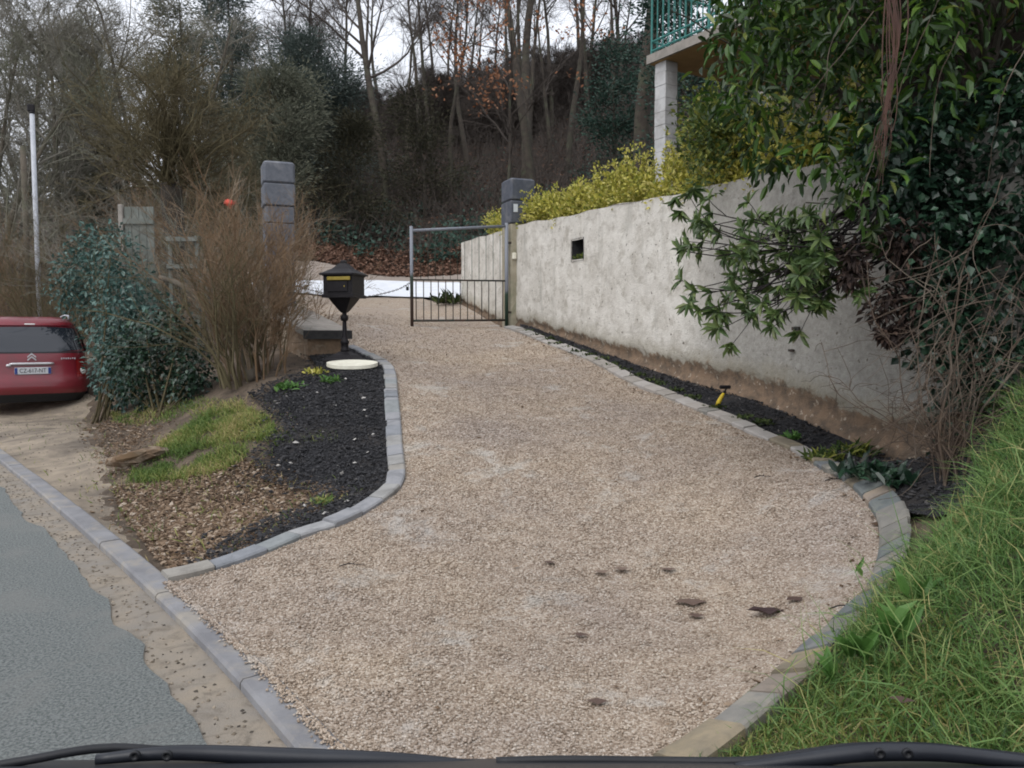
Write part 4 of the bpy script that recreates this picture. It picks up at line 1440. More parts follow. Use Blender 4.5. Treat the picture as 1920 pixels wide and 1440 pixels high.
def bare_tree(h, r, lean=(0, 0), nl=16, start=.35, bark='bark', twig='twig_dark', fine=4, spread=.45, droop=0.0, multi=1, tw_r=.006, twl=1.0, leaves=None):
    """Trunk mesh and crown mesh with the base at the origin."""
    S = np.zeros((multi, 3)); S[:, 2] = -.3
    D = np.array([[lean[0], lean[1], 1.0]]) + (randn(multi, 3) * .28 if multi > 1 else 0)
    P, Rr = grow(S, D, h + .3, r, r * .22, 14, .045)
    Rr[:, 0] *= 1.35
    trunk = tubes('trunk', [(P, Rr, 9)], True)
    B = []
    p1, d1, r1, t1 = spawn(P, Rr, nl, start, .99, .95, .25, .15)
    L1 = h * spread * (1.15 - t1) * rng.uniform(.6, 1.3, len(t1)) + .4
    P1, R1 = grow(p1, d1, L1, r1 * .5, .012, 7, .12, .03 - droop)
    B.append((P1, R1, 5))
    p2, d2, r2, t2 = spawn(P1, R1, 7, .15, 1, .7, .25)
    L2 = np.repeat(L1, 7) * rng.uniform(.25, .5, len(t2)) * (1.2 - t2 * .5)
    P2, R2 = grow(p2, d2, L2, np.minimum(r2 * .6, .02), tw_r, 5, .14, .02 - droop)
    B.append((P2, R2, 4))
    p3, d3, r3, t3 = spawn(P2, R2, 6, .1, 1, .65, .3)
    L3 = np.repeat(L2, 6) * rng.uniform(.3, .6, len(t3)) * twl + .1
    P3, R3 = grow(p3, d3, L3, tw_r * 1.15, tw_r * .7, 4, .16, -droop)
    B.append((P3, R3, 3))
    last = P3
    if fine:
        p4, d4, r4, t4 = spawn(P3, R3, fine, .15, 1, .6, .3)
        P4, R4 = grow(p4, d4, np.repeat(L3, fine) * .5 + .06, tw_r * .8, tw_r * .5, 3, .16, -droop)
        B.append((P4, R4, 3))
        last = P4
    crown = tubes('crown', B)
    lv = None
    if leaves:
        tips = last[rng.integers(0, len(last), leaves), -1]
        lv = tips + randn(leaves, 3) * .05
    return trunk, crown, lv


def plant_tree(name, meshes, loc, rz, sc, mats, **k):
    root = empty(name, loc, rz, **k)
    root.scale = (sc, sc, sc)
    link('trunk', meshes[0], mats[0], root, local=True)
    link('crown', meshes[1], mats[1], root, local=True)
    return root


def gpt(px, Y):
    x = (px - CX) / F * Y
    return (x, Y, zt1(x, Y) - .08)


FOR = [bare_tree(15, .20, (rng.uniform(-.05, .05), 0), 15, .38 + .06 * i, fine=3) for i in range(5)]
MB_ = (M['bark'], M['twig_dark'])
FOREST = 'bare trees in the dark wood behind the gate'
# the trunks that stand out, each with its own place
own = [(728, 31, .9, -.10, 0, 'dark bare tree with straight trunk rising behind the mailbox'),
       (846, 36, .62, .0, 1, 'slim bare tree behind the gate, its limbs reaching over the drive'),
       (988, 33, 1.15, -.14, 2, 'stout leaning bare tree just behind the notice pillar, forward of its twin'),
       (1004, 31.5, 1.0, -.06, 3, 'stout upright bare tree behind the notice pillar, next to the leaning one'),
       (1064, 38, .8, -.06, 4, 'bare tree above the yellow hedge, midway to the terrace'),
       (1196, 27, 1.5, .0, 0, 'thick dark tree trunk beside the terrace corner')]
for px, Y, s, lean, v, lab in own:
    t = plant_tree('bare_tree', FOR[v], gpt(px, Y), rng.uniform(0, 6.28), s, MB_, label=lab, cat='tree')
    t.rotation_euler = (0, math.atan(lean), rng.uniform(0, 6.28))
spots = [(1030, 40), (1100, 42), (882, 40), (815, 38), (1140, 45), (765, 43), (655, 42)]
while len(spots) < 34:
    c = (rng.uniform(540, 1330), rng.uniform(40, 62))
    if all(abs(c[0] - a) > 14 or abs(c[1] - b) > 3 for a, b in spots):
        spots.append(c)
for i, (px, Y) in enumerate(spots):
    plant_tree('bare_tree', FOR[i % 5], gpt(px, Y), rng.uniform(0, 6.28), rng.uniform(.55, .85), MB_, label='slender bare tree in the dark wood on the hillside', cat='tree', group=FOREST)

# grey twiggy trees of the left background
GREY = [bare_tree(9, .12, (rng.uniform(-.1, .1), 0), 14, .18, 'bark_pale', fine=4, spread=.5, multi=m_, tw_r=.007, twl=1.2) for m_ in (2, 3, 1)]
for i, (px, Y, s) in enumerate([(-40, 24, 1.0), (35, 30, 1.15), (130, 26, 1.05), (215, 33, 1.15), (300, 27, .95), (395, 38, 1.1), (255, 40, 1.4), (90, 40, 1.4), (480, 42, 1.05), (550, 44, .95)]):
    plant_tree('grey_tree', GREY[i % 3], gpt(px, Y), rng.uniform(0, 6.28), s, (M['bark_pale'], M['twig_grey']), label='grey leafless tree with dense fine twigs in the left thicket', cat='tree', group='grey trees of the left thicket')


def evergreen(name, loc, h, w, n, mat, label, L=.18, W=.042, cone=.5, droop=-.1, trunk_r=.1, group=None):
    root = empty(name, loc, label=label, cat='tree', group=group)
    loc = np.array(loc)
    P, Rr = grow(loc[None] + [[0, 0, -.3]], np.array([[0, 0, 1.0]]), h, trunk_r, .02, 8, .03)
    B = [(P, Rr, 7)]
    p1, d1, r1, t1 = spawn(P, Rr, 26, .12, .98, 1.2, .2)
    wid = w * ((1 - t1) ** cone) * rng.uniform(.55, 1.1, len(t1)) + .15
    P1, R1 = grow(p1, d1, wid, .03, .01, 5, .12, .05)
    B.append((P1, R1, 4))
    link('trunk', tubes('trunk', B), M['bark'], root)
    pc_, dc_, _, _ = spawn(P1, R1, 9, .15, 1, .4)
    idx_ = rng.integers(0, len(pc_), n)
    off = randn(n, 3) * np.array([.32, .32, .2]) * (w / 2.2)
    Pp = pc_[idx_] + off
    d = unit(off + dc_[idx_] * .4) + [0, 0, droop]
    link('crown', leafmesh('crown', Pp, d, randn(n, 3) + [0, 0, .8], L * rng.uniform(.5, 1.2, n), W, LEAF4, LEAF4F), mat, root)
    return root


evergreen('pine_tree', gpt(445, 30), 9.2, 2.5, 26000, M['pine'], 'grey-green pine with pointed top against the sky, tallest of the conifers', trunk_r=.16)
evergreen('pine_tree', gpt(365, 33), 9.8, 2.5, 22000, M['greygreen'], 'pale grey-green conifer behind the twiggy shrub', trunk_r=.16)
evergreen('pine_tree', gpt(600, 35), 7.6, 3.4, 34000, M['pine'], 'broad bluish conifer above the block pillar', cone=.35, trunk_r=.16)
evergreen('pine_tree', gpt(520, 27), 5.6, 2.6, 20000, M['greygreen'], 'low grey-green conifer just left of the block pillar', cone=.35)
evergreen('pine_tree', gpt(200, 29), 6.5, 2.6, 18000, M['greygreen'], 'mossy grey-green tree among the twigs left of the pollard', cone=.3)
evergreen('conifer_bush', gpt(655, 27.5), 4.4, 2.3, 9000, M['conifer'], 'dark brown conical bush behind the mailbox', L=.16, cone=.75)
evergreen('conifer_bush', gpt(800, 31), 4.8, 2.3, 7000, M['conifer'], 'dark rounded evergreen bush behind the gate end post', L=.16, cone=.4)
evergreen('holly_tree', gpt(1150, 30), 6.0, 2.0, 7000, M['ivy_far'], 'dark green evergreen left of the terrace corner', L=.14, W=.07, cone=.4)
evergreen('holly_tree', gpt(1285, 24), 8.0, 2.6, 9000, M['ivy_far'], 'dark green evergreen seen through the turquoise railing', L=.14, W=.07, cone=.3)

stems_ = [(bare_tree(3.4, .03, (0, 0), 9, .05, fine=4, spread=.55, multi=7, tw_r=.008, twl=1.3)) for _ in range(2)]
for i in range(30):
    px = 545 + i * 26 + rng.uniform(-12, 12)
    t = plant_tree('brushwood', stems_[i % 2], gpt(px, rng.uniform(46, 62)), rng.uniform(0, 6.28), rng.uniform(.6, 1.2), MB_, label='brown leafless brushwood clump high on the wooded slope', cat='shrub', group='brushwood clumps on the upper slope')

# young beech keeping its russet leaves
loc = np.array(gpt(950, 25.5))
tr, cr_, lv = bare_tree(9.0, .07, (.02, 0), 16, .35, fine=0, spread=.42, leaves=70)
beech = plant_tree('young_beech', (tr, cr_), loc, .6, 1.0, MB_, label='young beech behind the gate still holding russet leaves', cat='tree')
c_, s_ = math.cos(.6), math.sin(.6)
lv = np.repeat(lv[(lv[:, 2] > 4.4)], 14, axis=0)
lv = lv + randn(*lv.shape) * [.22, .22, .12]
link('foliage', leafmesh('foliage', lv, randn(len(lv), 3) + [0, 0, -.4], randn(len(lv), 3) + [0, 0, .5], .13, .08, LEAF4, LEAF4F), M['russet'], beech, local=True)

# undergrowth, ivy and litter on the slope
n = 9500
xx = rng.uniform(-20, 16, n); yy = 25.5 + 38 * rng.random(n)
Pq = np.column_stack([xx, yy, zt(xx, yy) - .05])
P1, R1 = grow(Pq, randn(n, 3) * .5 + [0, 0, 1], rng.uniform(.6, 1.6, n) * (1 + (yy - 25) / 24), .012, .005, 5, .20, -.02)
p2, d2, r2, t2 = spawn(P1, R1, 3, .3, 1, .7, .3)
P2, R2 = grow(p2, d2, rng.uniform(.3, 1.0, len(p2)), .008, .004, 3, .2, -.05)
link('undergrowth', tubes('undergrowth', [(P1, R1, 3), (P2, R2, 3)]), M['twig_dark'], kind='stuff', label='brown bramble and brushwood under the trees on the slope', cat='undergrowth')
n = 26000
xx = rng.uniform(-15, 12, n); yy = 25.3 + 18 * rng.random(n) ** 1.6
g_ = vnoise(xx, yy, .35, 2.0) + .35 * vnoise(xx, yy, 1.2, 6.0)
m_ = g_ > -.02 + (yy - 25) * .02
xx, yy = xx[m_], yy[m_]; n = len(xx)
Pq = np.column_stack([xx, yy, zt(xx, yy) + rng.random(n) ** 1.5 * .7])
link('ground_ivy', leafmesh('ground_ivy', Pq, randn(n, 3) + [0, -.5, 0], randn(n, 3) * .6 + [0, -.5, .7], rng.uniform(.10, .2, n), .11, LEAF4, LEAF4F), M['ivy_far'], kind='stuff', label='dark green ivy carpeting the foot of the wooded slope', cat='ivy')
n = 9000
xx = rng.uniform(-9, 3.5, n); yy = 24.0 + 2.6 * rng.random(n) ** 1.3
Pq = np.column_stack([xx, yy, zt(xx, yy) + rng.random(n) * .12 - .02])
link('leaf_litter', leafmesh('leaf_litter', Pq, randn(n, 3) * [1, 1, .4], randn(n, 3) * .6 + [0, -.3, .8], rng.uniform(.08, .16, n), .09, LEAF4, LEAF4F), M['brown_leaf'], kind='stuff', label='reddish brown fallen leaves heaped at the back of the yard', cat='leaves')
n = 9000
xx = rng.uniform(-14, 12, n); yy = 26 + 26 * rng.random(n)
Pq = np.column_stack([xx, yy, zt(xx, yy) + rng.random(n) * .1])
link('wood_litter', leafmesh('wood_litter', Pq, randn(n, 3) * [1, 1, .4], randn(n, 3) * .6 + [0, -.3, .8], rng.uniform(.1, .22, n), .10, LEAF4, LEAF4F), M['brown_leaf'], kind='stuff', label='dead leaves strewn over the floor of the wood', cat='leaves')


# ------------------------------------------------------------------ shrubs left of the drive
def stem_bush(name, base, n, h, spread, r, mat, label, lean=(0, 0, 0), twigs=9, fine=4, wob=.15, base_r=.35, trop=.03, tw=.0035, angle=.6):
    global rng
    rng = np.random.default_rng(sum(map(ord, label)))
    root = empty(name, base, label=label, cat='shrub')
    a = rng.uniform(0, 6.28, n); rr = base_r * np.sqrt(rng.random(n))
    S = np.array(base)[None] + np.column_stack([rr * np.cos(a), rr * np.sin(a), np.full(n, -.1)])
    D = np.column_stack([spread * np.cos(a) * rng.random(n), spread * np.sin(a) * rng.random(n), np.ones(n)]) + np.array(lean)
    L = h * rng.uniform(.55, 1.05, n)
    P, Rr = grow(S, D, L, r * rng.uniform(.5, 1.2, n), r * .2, 8, wob, trop)
    link('stems', tubes('stems', [(P, Rr, 6)], True), mat, root)
    p2, d2, r2, t2 = spawn(P, Rr, twigs, .2, .98, angle, .2)
    L2 = np.repeat(L, twigs) * rng.uniform(.15, .38, len(t2))
    P2, R2 = grow(p2, d2, L2, np.minimum(r2 * .5, tw * 1.8), tw * .7, 5, .12, .02)
    B = [(P2, R2, 3)]
    if fine:
        p3, d3, r3, t3 = spawn(P2, R2, fine, .15, 1, .5, .25)
        P3, R3 = grow(p3, d3, np.repeat(L2, fine) * rng.uniform(.25, .6, len(t3)), tw * .75, tw * .4, 3, .12)
        B.append((P3, R3, 3))
    link('twigs', tubes('twigs', B), mat, root)
    return root


def leafy(root, name, centers, rad, per, L, W, mat, droop=-.3, big=True, flat=1.0, out=.8, extra=None):
    """Leaves in clumps; returns the foliage part."""
    C = np.repeat(np.asarray(centers), per, axis=0)
    Rd = np.repeat(np.broadcast_to(rad, (len(centers),)), per)
    n = len(C)
    o = unit(randn(n, 3)) * (rng.random(n) ** .45)[:, None]
    o[:, 2] *= flat
    P = C + o * Rd[:, None]
    d = unit(o) * out + randn(n, 3) * .45 + [0, 0, droop]
    nr_ = unit(o) + [0, 0, .8] + randn(n, 3) * .35
    Ls = rng.uniform(L[0], L[1], n)
    me = leafmesh(name, P, d, nr_, Ls, Ls * W, *((LEAF8, LEAF8F) if big else (LEAF4, LEAF4F)), smooth=False)
    return link(name, me, mat, root)


stem_bush('hazel_shrub', G(482, 698), 36, 2.15, .34, .014, M['twig_tan'], 'upright leafless shrub of orange-brown stems beside the mailbox', twigs=14, fine=6, wob=.15, base_r=.36, angle=.55, lean=(-.12, .10, 0))
stem_bush('hazel_shrub', G(462, 710), 26, 1.9, .45, .014, M['twig_olive'], 'leaning leafless shrub of thick olive stems beside the ivy mound', lean=(-.18, 0, 0), twigs=9, fine=4)
stem_bush('hazel_shrub', (-3.42, 11.35, 1.35), 26, 2.1, .16, .010, M['twig_tan'], 'dense upright reddish-brown shrub right in front of the block pillar', twigs=12, fine=5, wob=.13, base_r=.28, angle=.42)
b0 = np.array(G(478, 705))
root = empty('leaning_stem', b0, label='thick bare stem leaning left out of the brown shrub', cat='branch')
pp_ = catmull([b0 + [0, 0, -.05], at(440, 640, 9.6), at(395, 580, 9.7), at(340, 535, 9.9), at(300, 520, 10.1)], .12)
MB().tube(pp_, np.linspace(.075, .03, len(pp_)), 9).build('stem', M['bark_pale'], root, True)
stem_bush('dry_shrub', at(560, 590, 11.3) * [1, 1, 0] + [0, 0, 1.35], 12, 1.35, .22, .007, M['twig_tan'], 'sparse thin shrub of reddish twigs in front of the block pillar', twigs=7, fine=4)
stem_bush('dry_shrub', (-5.2, 13.6, zt1(-5.2, 13.6)), 34, 2.7, .8, .014, M['twig_grey'], 'grey twiggy shrub behind the leafless hazel stems', twigs=13, fine=6)
stem_bush('dry_shrub', (-7.3, 15.5, zt1(-7.3, 15.5)), 34, 3.2, .9, .014, M['twig_grey'], 'grey twiggy shrub behind the blue-green bush', twigs=13, fine=6)
stem_bush('dry_shrub', (-10.8, 19.0, zt1(-10.8, 19.0)), 40, 3.4, .9, .014, M['twig_olive'], 'brown twiggy thicket behind the red car roof', twigs=13, fine=6)
stem_bush('dry_shrub', (-13.2, 20.5, zt1(-13.2, 20.5)), 40, 3.6, .9, .014, M['twig_tan'], 'brown twiggy thicket at the far left edge beside the metal pole', twigs=13, fine=6)
stem_bush('dry_shrub', (-8.9, 21.5, zt1(-8.9, 21.5)), 40, 3.8, .9, .014, M['twig_tan'], 'tall tan brushwood between the metal pole and the pollard', twigs=13, fine=6)
stem_bush('dry_shrub', (-6.2, 19.0, zt1(-6.2, 19.0)), 40, 3.2, .9, .014, M['twig_olive'], 'olive brushwood below the low grey-green conifer', twigs=13, fine=6)

# pollarded tree with a fan of olive shoots
pb = np.array([*at(318, 420, 15.5)[:2], 0]); pb[2] = zt1(pb[0], pb[1])
pol = empty('pollard_tree', pb, label='pollarded tree with a wide fan of olive-brown shoots in the left thicket', cat='tree')
top = at(320, 345, 15.5)
Pt = catmull([pb - [0, 0, .1], (pb + top) / 2 + [.08, 0, 0], top], .3)
MB().tube(Pt, np.linspace(.17, .20, len(Pt)), 10).build('trunk', M['bark'], pol, True)
n = 64
a = rng.uniform(0, 6.28, n); e = rng.uniform(.05, 1.35, n)
D = np.column_stack([np.cos(a) * np.sin(e), np.sin(a) * np.sin(e) * .7, np.cos(e)])
L = rng.uniform(1.5, 2.9, n)
P1, R1 = grow(np.tile(top, (n, 1)) + randn(n, 3) * .10, D, L, .022, .006, 10, .20, .03)
p2, d2, r2, t2 = spawn(P1, R1, 18, .15, 1, .8, .35)
P2, R2 = grow(p2, d2, np.repeat(L, 18) * rng.uniform(.12, .35, len(t2)), .006, .003, 4, .12)
p3, d3, r3, t3 = spawn(P2, R2, 6, .1, 1, .7, .3)
P3, R3 = grow(p3, d3, rng.uniform(.1, .35, len(p3)), .0045, .002, 3, .2)
link('crown', tubes('crown', [(P1, R1, 5), (P2, R2, 3), (P3, R3, 3)]), M['twig_olive'], pol)

# evergreen masses beside the car
def mound(name, c_px, label, mat, per, rad, L, W, big=False, core='twig_olive'):
    C = np.array([at(*p) for p in c_px])
    lo = C[:, 2].argmin()
    root = empty(name, (C[lo][0], C[lo][1], zt1(C[lo][0], C[lo][1])), label=label, cat='shrub')
    leafy(root, 'foliage', C, rad, per, L, W, mat, -.35, big)
    S = np.column_stack([C[:, 0] * .3 + C[:, 0].mean() * .7, C[:, 1], zt(C[:, 0] * .3 + C[:, 0].mean() * .7, C[:, 1]) - .05])
    P, Rr = grow(S, C - S, np.linalg.norm(C - S, axis=1), .018, .006, 6, .06)
    link('stems', tubes('stems', [(P, Rr, 5)]), M[core], root)
    return root


cps = [(px, py, 9.7 + rng.uniform(-.35, .5)) for px, py in [(245, 640), (280, 625), (320, 630), (350, 650), (370, 690), (340, 700), (300, 680), (260, 690), (230, 670), (310, 730), (350, 730), (275, 735), (330, 610), (380, 720), (240, 720), (295, 650), (365, 735)]]
mound('ivy_mound', cps, 'rounded mound of dark glossy ivy between the red car and the brown shrub', M['ivy'], 230, .27, (.04, .075), .75)
cps = [(px, py, (13.6 if px < 200 else 12.2) + rng.uniform(-.4, .5)) for px, py in [(135, 500), (165, 465), (195, 445), (220, 470), (160, 515), (200, 510), (240, 515), (125, 545), (175, 550), (220, 560), (255, 560), (155, 575), (205, 600), (240, 600), (212, 640), (225, 680), (215, 715), (235, 735), (285, 585), (230, 650), (205, 690), (190, 630)]]
mound('evergreen_bush', cps, 'tall blue-green evergreen bush right beside the red car', M['ivy_blue'], 210, .36, (.06, .11), .55)

# old panel, frame and poles behind the bushes
pl = at(262, 445, 14.0); zb = zt1(pl[0], pl[1])
pan = empty('garden_door', (pl[0], pl[1], zb), label='weathered grey-green plank door standing behind the blue-green bush', cat='door')
zt_ = at(262, 388, 14)[2]
for i in range(4):
    MB().box((pl[0] - .19 + i * .128, pl[1], (zb + zt_) / 2), (.124, .03, zt_ - zb), 0, .006).build('plank', M['wood_grey'], pan)
MB().box((pl[0] - .30, pl[1] - .02, (zb + zt_) / 2 + .02), (.08, .08, zt_ - zb + .04), 0, .01).build('door_post', M['concrete_pale'], pan)
MB().box((pl[0], pl[1] - .035, zt_ - .25), (.52, .03, .09)).build('ledge', M['wood_grey'], pan)
MB().box((pl[0], pl[1] - .035, zb + .45), (.52, .03, .09)).build('ledge', M['wood_grey'], pan)
fr = at(345, 480, 13.2); fz = zt1(fr[0], fr[1])
fro = empty('trellis_frame', (fr[0], fr[1], fz), label='small pale green wooden frame among the shrub stems', cat='frame')
ztop = at(345, 442, 13.2)[2]
for dx in (-.22, .22):
    MB().box((fr[0] + dx, fr[1], (fz + ztop) / 2), (.06, .05, ztop - fz)).build('upright', M['wood_grey'], fro)
for z in (ztop - .06, ztop - .50):
    MB().box((fr[0], fr[1] - .052, z), (.52, .05, .07)).build('crossbar', M['wood_grey'], fro)
pz = at(66, 428, 20.0); z0 = zt1(pz[0], pz[1])
tpz = at(60, 212, 20.0)
pole = empty('metal_pole', (pz[0], pz[1], z0), label='pale galvanised pole rising from the thicket at the far left', cat='pole')
MB().tube([[tpz[0], tpz[1], z0 - .2], tpz], .055, 12).build('shaft', M['galv'], pole, True)
MB().lathe(tpz, [(.06, -.02), (.065, .0), (.06, .03), (.02, .05)], 12).build('cap', M['cast_iron'], pole, True)
MB().box(tpz + [-.02, 0, .12], (.16, .10, .18), .3, .02).build('fitting', M['cast_iron'], pole)
pw = at(49, 430, 20.4); zt2 = at(49, 275, 20.4)[2]
MB().tube([[pw[0], pw[1], zt1(pw[0], pw[1]) - .2], [pw[0], pw[1], zt2]], .07, 10).build('wooden_post', M['bark_pale'], None, True, label='dark wooden post just left of the galvanised pole', cat='post')
rg = at(432, 381, 10.6)
b = MB()
th = np.linspace(0, 2 * math.pi, 10, endpoint=False)
b.lathe(rg, [(.0, -.07), (.03, -.05), (.06, -.02), (.075, .0), (.05, .035), (.0, .04)], 12)
b.V[0] = (b.V[0] - rg) * [1.2, .5, .9] + rg + randn(len(b.V[0]), 3) * .009
b.build('red_bag', M['red_plastic'], None, True, label='small red plastic scrap caught in the shrub twigs', cat='bag')

# ------------------------------------------------------------------ yellow hedge on the wall
hedge = empty('hedge', wpt(3.2, 3.0, -.45), label='yellow-green variegated hedge along the top of the wall', cat='hedge')
sv_ = np.arange(.25, 7.6, .12)
cs = []
for s in sv_:
    for k in range(3):
        up = .30 + .12 * nval(s, k, 0, 2.3) + (.05 * s / 4)
        cs.append(wpt(s + rng.uniform(-.08, .08), float(wall_top(s)) + rng.uniform(-.05, up), -.12 - .16 * k))
leafy(hedge, 'foliage', np.array(cs), .15, 80, (.045, .075), .58, M['euonymus'], .45, False)
n = 150
ps = np.array([wpt(rng.uniform(.3, 7.5), float(wall_top(3)) + .22, rng.uniform(-.5, -.1)) for _ in range(n)])
P, Rr = grow(ps, randn(n, 3) * .25 + [0, 0, 1], rng.uniform(.2, .5, n), .004, .002, 4, .1)
link('stems', tubes('stems', [(P, Rr, 4)]), M['twig_olive'], hedge)
tp = np.repeat(P[:, 1:, :].reshape(-1, 3), 9, axis=0) + randn(n * 27, 3) * .022
link('shoots', leafmesh('shoots', tp, randn(len(tp), 3) * .6 + [0, 0, .7], randn(len(tp), 3) + [0, 0, .5], .05, .026, LEAF4, LEAF4F), M['euonymus'], hedge)
lb = empty('hedge_bush', wpt(-.9, 3.0, -.35), label='small yellow-green bush on the wall just left of the notice pillar', cat='shrub')
cs = [wpt(rng.uniform(-1.5, -.35), 3.05 + rng.uniform(.05, .55), rng.uniform(-.5, -.1)) for _ in range(40)]
leafy(lb, 'foliage', np.array(cs), .17, 75, (.04, .065), .55, M['euonymus'], .3, False)
P, Rr = grow(np.array([wpt(rng.uniform(-1.2, -.6), 2.98, -.35) for _ in range(14)]), randn(14, 3) * .4 + [0, 0, 1], .5, .006, .003, 4, .1)
link('stems', tubes('stems', [(P, Rr, 4)]), M['twig_olive'], lb)
gb = empty('spindle_shrub', at(1370, 300, 8.6), label='green and yellow mottled shrub above the wall in front of the terrace post', cat='shrub')
cs = [at(rng.uniform(1290, 1480), rng.uniform(195, 330), rng.uniform(8.2, 9.2)) for _ in range(55)]
leafy(gb, 'foliage', np.array(cs), .24, 85, (.05, .085), .5, M['euonymus_green'], .2, False)
Sg = np.array([at(1370 + rng.uniform(-30, 30), 335, 8.7) for _ in range(30)])
Cg = np.array(cs)[:30]
P, Rr = grow(Sg, Cg - Sg, np.linalg.norm(Cg - Sg, axis=1) * 1.1, .008, .003, 6, .1)
link('stems', tubes('stems', [(P, Rr, 4)]), M['twig_black'], gb)

# ------------------------------------------------------------------ laurel, rhododendron, ivy on the right
lau = empty('laurel_tree', (3.7, 6.6, 2.85), label='big dark cherry laurel overhanging the wall at the top right', cat='tree')
poly = np.array([(1352, -60), (1375, 40), (1345, 90), (1370, 150), (1345, 200), (1400, 250), (1440, 300), (1530, 330), (1600, 400), (1690, 430), (1930, 390), (2250, 360), (2400, -900), (1650, -900), (1400, -300)], float)  # crown extended overhead out of view to shade the foliage below
cp = rand_in(poly, 520)
cs = np.array([at(x, y, rng.uniform(5.3, 7.6) + (x - 1350) / 900 * -.4) for x, y in cp])
rad = rng.uniform(.16, .34, len(cs))
leafy(lau, 'foliage', cs, rad, 36, (.09, .155), .36, M['laurel'], -.45, True)
cp = rand_in(poly + [25, 0], 200)
cs2 = np.array([at(x, y, rng.uniform(7.6, 9.4)) for x, y in cp if x > 1390])
leafy(lau, 'inner_foliage', cs2, .42, 40, (.12, .19), .42, M['laurel'], -.3, False)  # deeper leaf layer added to block light and the view behind
S = np.tile([[3.6, 6.6, 2.75]], (34, 1)) + randn(34, 3) * [.35, .3, .05]
E = cs[rng.integers(0, len(cs), 34)]
P, Rr = grow(S, E - S, np.linalg.norm(E - S, axis=1) * 1.05, .05, .010, 9, .08)
p2, d2, r2, t2 = spawn(P, Rr, 12, .3, 1, .6)
P2, R2 = grow(p2, d2, rng.uniform(.3, .8, len(p2)), .009, .004, 5, .12)
link('trunk', tubes('trunk', [(P, Rr, 7), (P2, R2, 4)], True), M['bark'], lau)

rho = empty('rhododendron', at(1720, 440, 5.9), label='rhododendron branches hanging over the wall with whorls of narrow leaves', cat='shrub')
Pl, tips = [], []
for i in range(40):
    a = at(rng.uniform(1600, 1740), rng.uniform(330, 480), rng.uniform(5.5, 6.3))
    r_ = rng.random()
    ex, ey = rng.uniform(1262, 1545), rng.uniform(385, 592)
    if ey > 470 and ex < 1270 + (ey - 470) * .3: ex += 60
    e = at(ex, ey, rng.uniform(5.3, 6.2))
    m1 = a * .62 + e * .38 + [0, 0, rng.uniform(-.10, .02)]
    m2 = a * .25 + e * .75 + [0, 0, rng.uniform(-.12, -.03)]
    c = resample(catmull([a, m1, m2, e], .05), .001 + np.linalg.norm(e - a) / 11)[:12]
    if len(c) < 12: c = np.vstack([c, np.repeat(c[-1:], 12 - len(c), 0)])
    Pl.append(c); tips.append(e)
Pl = np.array(Pl)
Rl = np.linspace(.010, .0035, 12)[None].repeat(len(Pl), 0)
p2, d2, r2, t2 = spawn(Pl, Rl, 3, .35, .97, .55, .2)
d2[:, 2] -= .05
P2, R2 = grow(p2, d2, rng.uniform(.12, .38, len(p2)), .004, .0025, 5, .10, .03)
link('branches', tubes('branches', [(Pl, Rl, 6), (P2, R2, 4)], True), M['twig_black'], rho)
extra = [at(1500, 560, 5.6), at(1278, 398, 6.2), at(1268, 372, 6.3), at(1300, 355, 6.3), at(1290, 570, 5.5), at(1360, 590, 5.6)]
tp = np.vstack([np.array(tips), P2[:, -1], np.array(extra)])
td = np.vstack([unit(Pl[:, -1] - Pl[:, -3]), unit(P2[:, -1] - P2[:, -2]), unit(randn(6, 3) * .3 + [-.3, -.3, -.5])])
k = 11
C = np.repeat(tp, k, 0); D = np.repeat(td, k, 0)
ang = np.tile(np.arange(k) * 2.4, len(tp)) + np.repeat(rng.uniform(0, 6, len(tp)), k)
q1 = unit(np.cross(D, [0.1, .2, 1.0])); q2 = np.cross(D, q1)
out_ = q1 * np.cos(ang)[:, None] + q2 * np.sin(ang)[:, None]
dd = out_ * rng.uniform(.7, 1.0, len(C))[:, None] + D * .45 + np.array([0, 0, -.35]) + randn(len(C), 3) * .12
Ls = rng.uniform(.085, .135, len(C))
link('foliage', leafmesh('foliage', C - D * .02 * rng.random((len(C), 1)), dd, D + [0, 0, .7], Ls, Ls * .30), M['rhodo'], rho)

ivy = empty('ivy_bank', (3.6, 5.0, 1.2), label='dark ivy curtain hanging over the bank at the right edge', cat='ivy')
poly = np.array([(1640, 230), (1930, 130), (2150, 130), (2150, 720), (1930, 740), (1850, 830), (1790, 860), (1745, 700), (1700, 520)], float)
cp = rand_in(poly, 300)
cs = np.array([at(x, y, 5.35 + rng.uniform(-.2, .45) + (1900 - x) / 900) for x, y in cp])
leafy(ivy, 'foliage', cs, .20, 60, (.045, .08), .8, M['ivy'], -.5, False)
b = MB()       # dark backing sheet added behind the leaves to block light
gxp = np.linspace(1660, 2250, 24); gyp = np.linspace(60, 1000, 20)
V = [at(x, y, 6.15 + .22 * nval(x * .01, y * .01, 0, 1.7) + (1900 - x) / 900) for y in gyp for x in gxp]
b.add(V, [(j * 24 + i, (j + 1) * 24 + i, (j + 1) * 24 + i + 1, j * 24 + i + 1) for j in range(19) for i in range(23)])
b.build('ivy_backing', M['forest_floor'], ivy, True)

